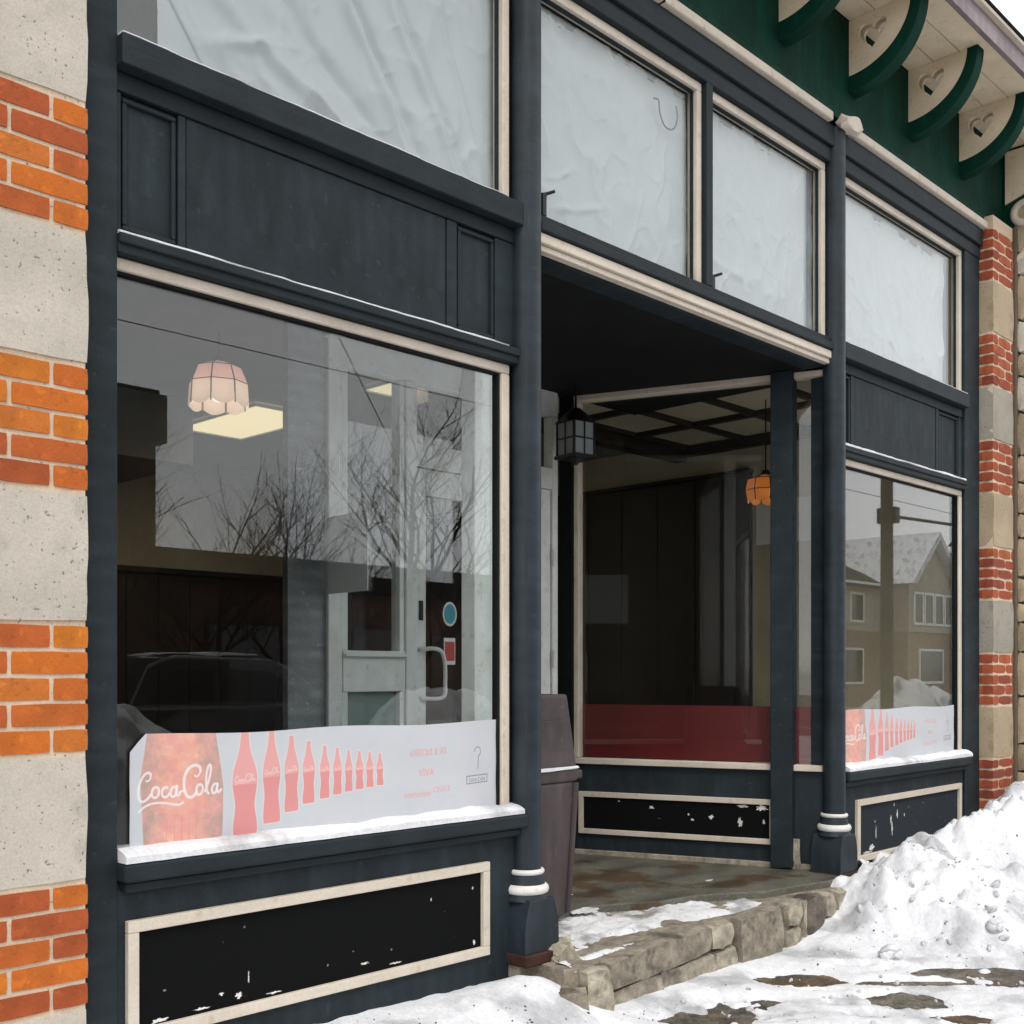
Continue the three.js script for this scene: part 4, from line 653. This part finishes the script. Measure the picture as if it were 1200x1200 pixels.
{ // grit on the trodden snow and crumbs of snow broken off the heap
  const scatter = (name, label, n, m, r0, r1, seed, ok) => {
    const r = rng(seed), g = new THREE.IcosahedronGeometry(1, 1), o = new THREE.InstancedMesh(g, m, n), q = new THREE.Object3D(); let k = 0, tries = 0;
    while (k < n && tries++ < n * 40) { const x = 1.6 + r() * 7, z = 0.02 + r() * 2.1; if ((x > 2.9 && x < 5.55 && z < 0.33) || !ok(x, z, r())) continue; const s = r0 + (r1 - r0) * r() * r(); q.position.set(x, Math.max(PAVE, snowY(x, z)) + s * 0.2, z); q.rotation.set(r() * 6, r() * 6, r() * 6); q.scale.set(s * (0.6 + 0.8 * r()), s * (0.4 + 0.5 * r()), s * (0.6 + 0.8 * r())); q.updateMatrix(); o.setMatrixAt(k++, q.matrix); }
    o.count = k; o.name = name; o.castShadow = o.receiveShadow = true; o.userData = { label, category: name.replace('_', ' '), kind: 'stuff' }; scene.add(o);
  };
  scatter('grit', 'brown grit scattered over the trodden snow', 1700, M.stepStone3, 0.0015, 0.0065, 91, (x, z, t) => t < 0.15 + step(0.55, 0.75, fbm(x * 3, z * 3, 3)) || (pileH(x, z) > 0.1 && t < 0.2));
  scatter('snow_crumbs', 'crumbs of snow around the foot of the heap', 650, M.snow, 0.004, 0.026, 92, (x, z, t) => { const h = pileH(x, z); return x > 3.4 && (h > 0.01 ? t < 0.9 - h : t < 0.18); });
}

// ---------------------------------------------------------------- bin and lantern in the entrance
{
  const cx = 3.495, cz = -0.45, t = thing('waste_bin', 'tall brown plastic waste bin with a hooded lid in the entrance', 'bin', [cx, LAND + 0.04, cz]);
  const taper = (w0, w1, y0, y1, r = 0.025) => { const g = new RoundedBoxGeometry(1, y1 - y0, 1, 3, 0.02), p = g.attributes.position; for (let i = 0; i < p.count; i++) { const k = p.getY(i) / (y1 - y0) + 0.5, w = mix(w0, w1, k); p.setXYZ(i, p.getX(i) * w, p.getY(i) + (y0 + y1) / 2, p.getZ(i) * w); } g.computeVertexNormals(); return g; };
  part(t, 'body', taper(0.335, 0.385, 0, 0.575), M.bin, { local: true });
  for (const [sx, sz] of [[1, 1], [-1, 1], [1, -1]]) part(t, 'corner_rib', [rod([sx * 0.168, 0.01, sz * 0.168], [sx * 0.192, 0.57, sz * 0.192], 0.014, 0.016, 10)], M.bin, { local: true });
  part(t, 'rim', [taper(0.40, 0.41, 0.576, 0.63)], M.bin, { local: true });
  part(t, 'handle', [rb(0.15, 0.235, 0.585, 0.625, 0.14, 0.2, 0.01)], M.bin, { local: true });
  const lid = part(t, 'lid', [taper(0.395, 0.335, 0.631, 0.95)], M.bin, { local: true });
  part(lid, 'flap', [rb(-0.14, 0.14, 0.67, 0.84, 0.178, 0.19, 0.004)], M.bin, { local: true });
  solo('ledge_snow', rough(0.4, 0.014, 0.025, 0.006, 9, 12).translate(cx, LAND + 0.035 + 0.638, cz + 0.2), M.snow, 'strip of snow on the rim of the brown bin', 'snow', { kind: 'stuff' });
}
{
  const t = thing('wall_lantern', 'black lantern with frosted panes hanging in the entrance', 'lantern', [4.77, 2.44, -1.2]); const Q = 0.072, H = 0.2;
  const rot = new THREE.Matrix4().makeRotationY(-0.15), o = { local: true, matrix: rot };
  for (const [sx, sz] of [[1, 1], [1, -1], [-1, 1], [-1, -1]]) part(t, 'corner_bar', rb(sx * Q - 0.007, sx * Q + 0.007, 0.02, H, sz * Q - 0.007, sz * Q + 0.007, 0.003), M.blackMetal, o);
  part(t, 'base', [rb(-Q - 0.015, Q + 0.015, 0, 0.02, -Q - 0.015, Q + 0.015, 0.005), cyl(0, -0.03, 0, 0, 0.01, 0.03, 12)], M.blackMetal, o);
  for (let k = 0; k < 4; k++) { const a = k * Math.PI / 2, mk = new THREE.Matrix4().multiplyMatrices(rot, new THREE.Matrix4().makeRotationY(a)); const pn = part(t, 'pane', bx(-Q + 0.007, Q - 0.007, 0.021, H - 0.001, Q - 0.003, Q + 0.001), M.frosted, { local: true, matrix: mk }); part(pn, 'glazing_bar', [rb(-0.004, 0.004, 0.021, H, Q + 0.0015, Q + 0.008, 0.002), rb(-Q + 0.008, Q - 0.008, 0.106, 0.114, Q + 0.0015, Q + 0.0075, 0.002)], M.blackMetal, { local: true, matrix: mk }); }
  const dome = new THREE.CylinderGeometry(0.025, (Q + 0.012) * 1.414, 0.085, 4, 1); dome.rotateY(Math.PI / 4); dome.translate(0, H + 0.043, 0); part(t, 'cap', dome, M.blackMetal, o);
  part(t, 'hanger', [rod([0, H + 0.08, 0], [0, 0.418, 0], 0.006)], M.blackMetal, { local: true });
}

// ---------------------------------------------------------------- the stone building next door
{
  const t = thing('stone_building', 'coursed tan stone building beyond the brick pier', 'building', [9.5, 0, 0]);
  const core = part(t, 'wall', bx(7.70, 14, -0.3, 4.2, -6, 0.1), mat('dark_mortar', lin(0.16, 0.12, 0.08), 0.95, { map: T.stone })); const r = rng(41); let y = -0.2;
  const ms = [M.stoneTan, M.stoneTan, M.stoneBrown, M.stone];
  while (y < 4.05) { const h = 0.13 + r() * 0.2; let x = 7.73; while (x < 10.2) { const w = 0.18 + r() * 0.4; const g = rough(w - 0.012, h - 0.012, 0.07, 0.016, Math.floor(r() * 300), 6); g.translate(x + w / 2, y + h / 2, 0.115); part(core, 'stone_block', g, ms[Math.floor(r() * 4)]); x += w; } y += h; }
}

// ---------------------------------------------------------------- across the street (behind the camera; the windows mirror it)
const W2 = {
  brickDark: mat('dark_brick', lin(0.09, 0.05, 0.035), 0.9, { map: T.brick }), brickBrown: mat('brown_brick', lin(0.34, 0.27, 0.2), 0.9, { map: T.brick }),
  sidingTan: mat('tan_siding', lin(0.62, 0.55, 0.45), 0.85, { map: T.grain }), darkGlass: mat('dark_window', lin(0.02, 0.022, 0.025), 0.08), bark: mat('bark', lin(0.045, 0.036, 0.028), 0.95, { map: T.rust }),
  carA: mat('dark_car_paint', lin(0.012, 0.013, 0.016), 0.25, { clearcoat: 1 }), carB: mat('maroon_car_paint', lin(0.03, 0.012, 0.012), 0.3, { clearcoat: 1 }), tyre: mat('tyre', lin(0.015, 0.015, 0.015), 0.9), lampRed: mat('tail_lamp', lin(0.3, 0.01, 0.01), 0.3), lampWhite: mat('head_lamp', lin(0.7, 0.7, 0.7), 0.2),
  needle: mat('spruce_needles', lin(0.02, 0.035, 0.022), 0.9), wood: mat('pole_wood', lin(0.09, 0.07, 0.05), 0.95, { map: T.grain }),
};
function boxBuilding(name, label, x0, x1, z0, z1, h, m, wins, trimH) {
  const t = thing(name, label, 'building', [(x0 + x1) / 2, -0.15, z0]);
  part(t, 'wall', bx(x0, x1, -0.15, h, z0, z1), m);
  part(t, 'cornice', [bx(x0 - 0.12, x1 + 0.12, h - trimH, h + 0.12, z0 - 0.18, z1)], M.black);
  part(t, 'roof', bx(x0 - 0.05, x1 + 0.05, h + 0.121, h + 0.22, z0 - 0.05, z1), M.black);
  for (const [a, b, c, d] of wins) { const f = part(t, 'window', [bx(a, b, d - 0.07, d, z0 - 0.05, z0 - 0.005), bx(a, b, c, c + 0.07, z0 - 0.05, z0 - 0.005), bx(a, a + 0.06, c + 0.07, d - 0.07, z0 - 0.05, z0 - 0.005), bx(b - 0.06, b, c + 0.07, d - 0.07, z0 - 0.05, z0 - 0.005)], M.darkWood); part(f, 'pane', bx(a + 0.05, b - 0.05, c + 0.05, d - 0.05, z0 - 0.03, z0 - 0.006), W2.darkGlass); }
  return t;
}
boxBuilding('brick_building', 'dark two storey brick building mirrored in the wide display window', -14, 9.7, 15, 24, 5.9, W2.brickDark, [[-3, -2, 3.4, 5], [0, 1, 3.4, 5], [3, 4, 3.4, 5], [6, 7, 3.4, 5], [8.2, 9.1, 3.4, 5], [2, 5, 0.5, 2.6], [6.5, 9, 0.5, 2.6]], 0.7);
boxBuilding('low_building', 'long low dark building mirrored behind the bare trees', 11, 36, 19, 27, 3.7, W2.brickDark, [[13, 15, 0.9, 2.4], [17, 19, 0.9, 2.4], [22, 25, 0.9, 2.4], [28, 31, 0.9, 2.4]], 0.5);
{ // gabled house down the street
  const z = 19.5, t = thing('gabled_house', 'gabled house with snow on its roof mirrored above the snow heap', 'house', [44, -0.12, z]); const HX = -3.4, sx = (g) => (g.translate(HX, 0, 0), g);
  part(t, 'wall', [bx(36, 49, -0.12, 3.0, z, z + 7), bx(49, 53.6, -0.12, 3.0, z - 1.2, z + 7)].map(sx), W2.brickBrown);
  part(t, 'upper_wall', [bx(36, 49, 3.0, 4.9, z - 0.02, z + 7), bx(49, 53.6, 3.0, 5.0, z - 1.25, z + 7)].map(sx), W2.sidingTan);
  const roofSide = new THREE.Shape([[-0.5, 4.75], [3.5, 6.6], [7.5, 4.75], [7.5, 4.9], [3.5, 6.8], [-0.5, 4.9]].map(([a, b]) => new THREE.Vector2(a, b))); const rg = new THREE.ExtrudeGeometry(roofSide, { depth: 13.6, bevelEnabled: false }); rg.rotateY(-Math.PI / 2); rg.translate(49.2, 0, z); const roof = part(t, 'roof', sx(rg), M.black); part(roof, 'eave_snow', sx(bx(35.6, 48.8, 4.88, 4.98, z - 0.55, z + 0.3)), M.snow);
  const gab = new THREE.Shape([[48.6, 5.0], [51.3, 7.35], [54.0, 5.0], [53.6, 5.0], [51.3, 7.0], [49, 5.0]].map(([a, b]) => new THREE.Vector2(a, b))); const gg = new THREE.ExtrudeGeometry(gab, { depth: 6, bevelEnabled: false }); gg.translate(0, 0, z - 1.6); part(t, 'gable_roof', sx(gg), M.snow);
  const gw = new THREE.Shape([[49, 5.0], [51.3, 6.95], [53.6, 5.0]].map(([a, b]) => new THREE.Vector2(a, b))); const g3_ = new THREE.ExtrudeGeometry(gw, { depth: 0.2, bevelEnabled: false }); g3_.translate(0, 0, z - 1.24); part(t, 'gable', sx(g3_), W2.sidingTan);
  part(roof, 'chimney', sx(bx(44.5, 45.2, 5.8, 7.6, z + 3, z + 3.7)), W2.brickBrown);
  const win = (a, b, c, d, zz) => { const f = part(t, 'window', [bx(a, b, d - 0.1, d, zz - 0.06, zz - 0.005), bx(a, b, c, c + 0.1, zz - 0.06, zz - 0.005), bx(a, a + 0.1, c + 0.1, d - 0.1, zz - 0.06, zz - 0.005), bx(b - 0.1, b, c + 0.1, d - 0.1, zz - 0.06, zz - 0.005)].map(sx), M.white); part(f, 'pane', sx(bx(a + 0.08, b - 0.08, c + 0.08, d - 0.08, zz - 0.04, zz - 0.007)), W2.darkGlass); };
  for (const q of [39, 42, 44, 46.2]) win(q, q + 1.2, 3.35, 4.6, z - 0.02); for (const q of [49.4, 50.4, 51.4, 52.4]) win(q, q + 0.9, 3.3, 4.7, z - 1.25); win(42, 44, 0.8, 2.3, z); win(45.6, 47.4, 0.8, 2.3, z); win(50, 52.4, 0.8, 2.3, z - 1.2);
}
// bare trees
function bareTree(x, z, h, seed, label, lean = 0) {
  const r = rng(seed), t = thing('bare_tree', label, 'tree', [x, -0.12, z], 'bare trees across the street'); const trunk = [], br = [];
  const grow = (p, d, len, rad, depth) => {
    const segs = depth < 2 ? 4 : 3; let q = p.clone(), dir = d.clone();
    for (let i = 0; i < segs; i++) {
      const n = q.clone().addScaledVector(dir, len / segs), r0 = rad * (1 - 0.5 * i / segs), r1 = rad * (1 - 0.5 * (i + 1) / segs);
      (depth === 0 ? trunk : br).push(rod(q.toArray(), n.toArray(), r0, r1, depth < 2 ? 8 : 4));
      q = n; dir.add(new THREE.Vector3((r() - 0.5) * 0.5, 0.06 + (r() - 0.4) * 0.2, (r() - 0.5) * 0.5)).normalize();
      if (depth < 4 && (depth > 0 || i > 0)) { const k = depth === 0 ? 2 : r() < 0.75 ? 1 : 2; for (let j = 0; j < k; j++) { const a = r() * 6.283, nd = dir.clone().multiplyScalar(0.7).add(new THREE.Vector3(Math.cos(a) * 0.8, 0.25, Math.sin(a) * 0.8)).normalize(); grow(q, nd, len * (0.5 + 0.25 * r()), r1 * 0.62, depth + 1); } }
    }
    if (depth < 4) grow(q, dir, len * 0.62, rad * 0.5, depth + 1);
  };
  grow(new THREE.Vector3(0, -0.05, 0), new THREE.Vector3(lean, 1, 0).normalize(), h * 0.45, h * 0.02, 0);
  part(t, 'trunk', trunk, W2.bark, { local: true }); part(t, 'crown', br, W2.bark, { local: true });
}
bareTree(9.3, 12.8, 4.6, 3, 'spreading bare tree mirrored beside the dark brick building', 0.2);
bareTree(13.6, 12.6, 6.6, 8, 'upright bare tree mirrored in the glass of the white door');
bareTree(12.2, 14.5, 5.2, 14, 'slender bare tree mirrored beside the paper notice');
bareTree(7.6, 13.2, 5.4, 21, 'bare tree in front of the dark brick building', -0.1);
{ // spruce by the house
  const t = thing('spruce_tree', 'snowy spruce beside the gabled house', 'tree', [57, -0.12, 21]), r = rng(5), cr = [];
  part(t, 'trunk', cyl(0, 0, 9, 0, 0.16, 0.03, 8), W2.bark, { local: true });
  for (let k = 0; k < 15; k++) { const y = 1 + k * 0.54, R = 2.3 * (1 - k / 16.5); for (let i = 0; i < 13; i++) { const a = (i + r()) / 13 * 6.283, l = R * (0.75 + 0.35 * r()); const g = new THREE.ConeGeometry(0.22 + 0.1 * r(), l, 5); g.rotateX(Math.PI / 2); g.translate(0, 0, l / 2); g.rotateX(0.3 + 0.2 * r()); g.rotateY(a); g.translate(0, y, 0); cr.push(g); } }
  part(t, 'crown', cr, W2.needle, { local: true });
}
{ // utility pole and wires
  const t = thing('wooden_post', 'stout wooden post with a thin arm mirrored above the small banner', 'post', [13.6, PAVE, 3.6]), o = { local: true };
  part(t, 'shaft', cyl(0, -0.02, 4.4, 0, 0.085, 0.075, 16), W2.wood, o); part(t, 'bracket_arm', [rod([0, 3.3, 0], [3.0, 3.4, 0], 0.022), rb(-0.02, 0.1, 3.2, 3.4, -0.13, 0.13, 0.01)], M.blackMetal, o);
  part(t, 'bracket_arm', [rod([0, 4.0, 0], [-0.7, 4.1, 0.02], 0.03), rod([-0.3, 4.03, 0], [-0.6, 4.3, 0], 0.02)], W2.wood, o);
  const p2 = thing('power_line', 'pair of overhead wires crossing the street', 'wires', [6, 5, 10]);
  for (const [a, b] of [[[-20, 6.2, 12.2], [60, 6.4, 12.2]], [[-4, 4.9, 0.6], [9.7, 5.6, 15]], [[-20, 7.2, 12.4], [60, 7.4, 12.4]], [[1, 5.0, 0.55], [16, 5.9, 16]]]) part(p2, 'wire', rod(a, b, 0.009, 0.009, 5), M.blackMetal);
}
function car(x, z, m, label) {
  const t = thing('parked_car', label, 'car', [x, -0.2, z], 'cars parked on the street'), o = { local: true };
  const body = new THREE.Shape(); body.moveTo(-2.3, 0.35); body.lineTo(-2.32, 0.75); body.quadraticCurveTo(-2.3, 0.98, -2.0, 1.0); body.lineTo(1.0, 1.0); body.quadraticCurveTo(2.0, 0.95, 2.25, 0.8); body.lineTo(2.3, 0.4); body.lineTo(2.2, 0.3); body.lineTo(1.85, 0.3); body.absarc(1.45, 0.33, 0.38, 0, Math.PI, false); body.lineTo(-1.0, 0.3); body.absarc(-1.4, 0.33, 0.38, 0, Math.PI, false); body.lineTo(-2.2, 0.3); body.closePath();
  const g = new THREE.ExtrudeGeometry(body, { depth: 1.6, bevelEnabled: true, bevelSize: 0.06, bevelThickness: 0.08, bevelSegments: 3 }); g.translate(0, 0, -0.8); part(t, 'body', g, m, o);
  const cab = new THREE.Shape(); cab.moveTo(-2.0, 1.0); cab.lineTo(-1.75, 1.5); cab.quadraticCurveTo(-1.6, 1.62, -1.3, 1.64); cab.lineTo(0.0, 1.6); cab.quadraticCurveTo(0.3, 1.55, 1.0, 1.0); cab.closePath();
  const cg = new THREE.ExtrudeGeometry(cab, { depth: 1.36, bevelEnabled: true, bevelSize: 0.04, bevelThickness: 0.06, bevelSegments: 3 }); cg.translate(0, 0, -0.68); part(t, 'cabin', cg, m, o);
  for (const s of [-1, 1]) { for (const pts of [[[-1.75, 1.08], [-1.58, 1.48], [-0.85, 1.5], [-0.85, 1.08]], [[-0.75, 1.08], [-0.75, 1.5], [-0.05, 1.48], [0.72, 1.08]]]) { const w = new THREE.ExtrudeGeometry(new THREE.Shape(pts.map(([a, b]) => new THREE.Vector2(a, b))), { depth: 0.012, bevelEnabled: false }); w.translate(0, 0, s > 0 ? 0.742 : -0.754); part(t, 'side_window', w, W2.darkGlass, o); } }
  for (const [wx, wz] of [[1.45, 0.76], [1.45, -0.76], [-1.4, 0.76], [-1.4, -0.76]]) { const w = new THREE.CylinderGeometry(0.33, 0.33, 0.2, 24); w.rotateX(Math.PI / 2); w.translate(wx, 0.33, wz); const wh = part(t, 'wheel', w, W2.tyre, o); const rim = new THREE.CylinderGeometry(0.2, 0.2, 0.22, 16); rim.rotateX(Math.PI / 2); rim.translate(wx, 0.33, wz); part(wh, 'rim', rim, M.steel, o); }
  for (const s of [-1, 1]) { part(t, 'headlight', rb(2.24, 2.34, 0.62, 0.76, s * 0.6 - 0.16, s * 0.6 + 0.16, 0.02), W2.lampWhite, o); part(t, 'tail_light', rb(-2.4, -2.3, 0.66, 0.86, s * 0.68 - 0.1, s * 0.68 + 0.1, 0.02), W2.lampRed, o); }
  const rs = rough(1.3, 0.05, 1.2, 0.03, 3, 6); rs.translate(-0.75, 1.7, 0); part(t, 'roof_snow', rs, M.snow, o);
}
car(8.6, 10.6, W2.carA, 'dark parked car mirrored in front of the low building');
car(3.2, 10.7, W2.carB, 'maroon parked car mirrored above the bottle banner');
function heap(x, z, rx, rz, h, seed, label) {
  const g = heightField(x - rx, x + rx, z - rz, z + rz, 0.06, (a, b) => { const q = Math.hypot((a - x) / rx, (b - z) / rz); return -0.25 + (h + 0.2) * Math.pow(clamp(1 - q * q), 0.8) * (0.75 + 0.5 * fbm(a * 2 + seed, b * 2, 4)) + 0.06 * (fbm(a * 7, b * 7, 3) - 0.5); });
  solo('snow_bank', g, M.snowDirty, label, 'snow bank', { keepUV: true, group: 'ploughed snow banks along the kerb' });
}
heap(3.6, 4.6, 1.5, 0.9, 1.1, 1, 'tall ploughed snow bank mirrored beside the dark pilaster'); heap(6.9, 4.6, 1.4, 0.9, 1.1, 2, 'ploughed snow bank mirrored below the white door'); heap(16.6, 4.7, 2.3, 0.9, 1.1, 3, 'long ploughed snow bank mirrored behind the small banner'); heap(11, 4.6, 1.8, 0.8, 0.7, 4, 'low ploughed snow bank by the kerb');

renderer.render(scene, camera);
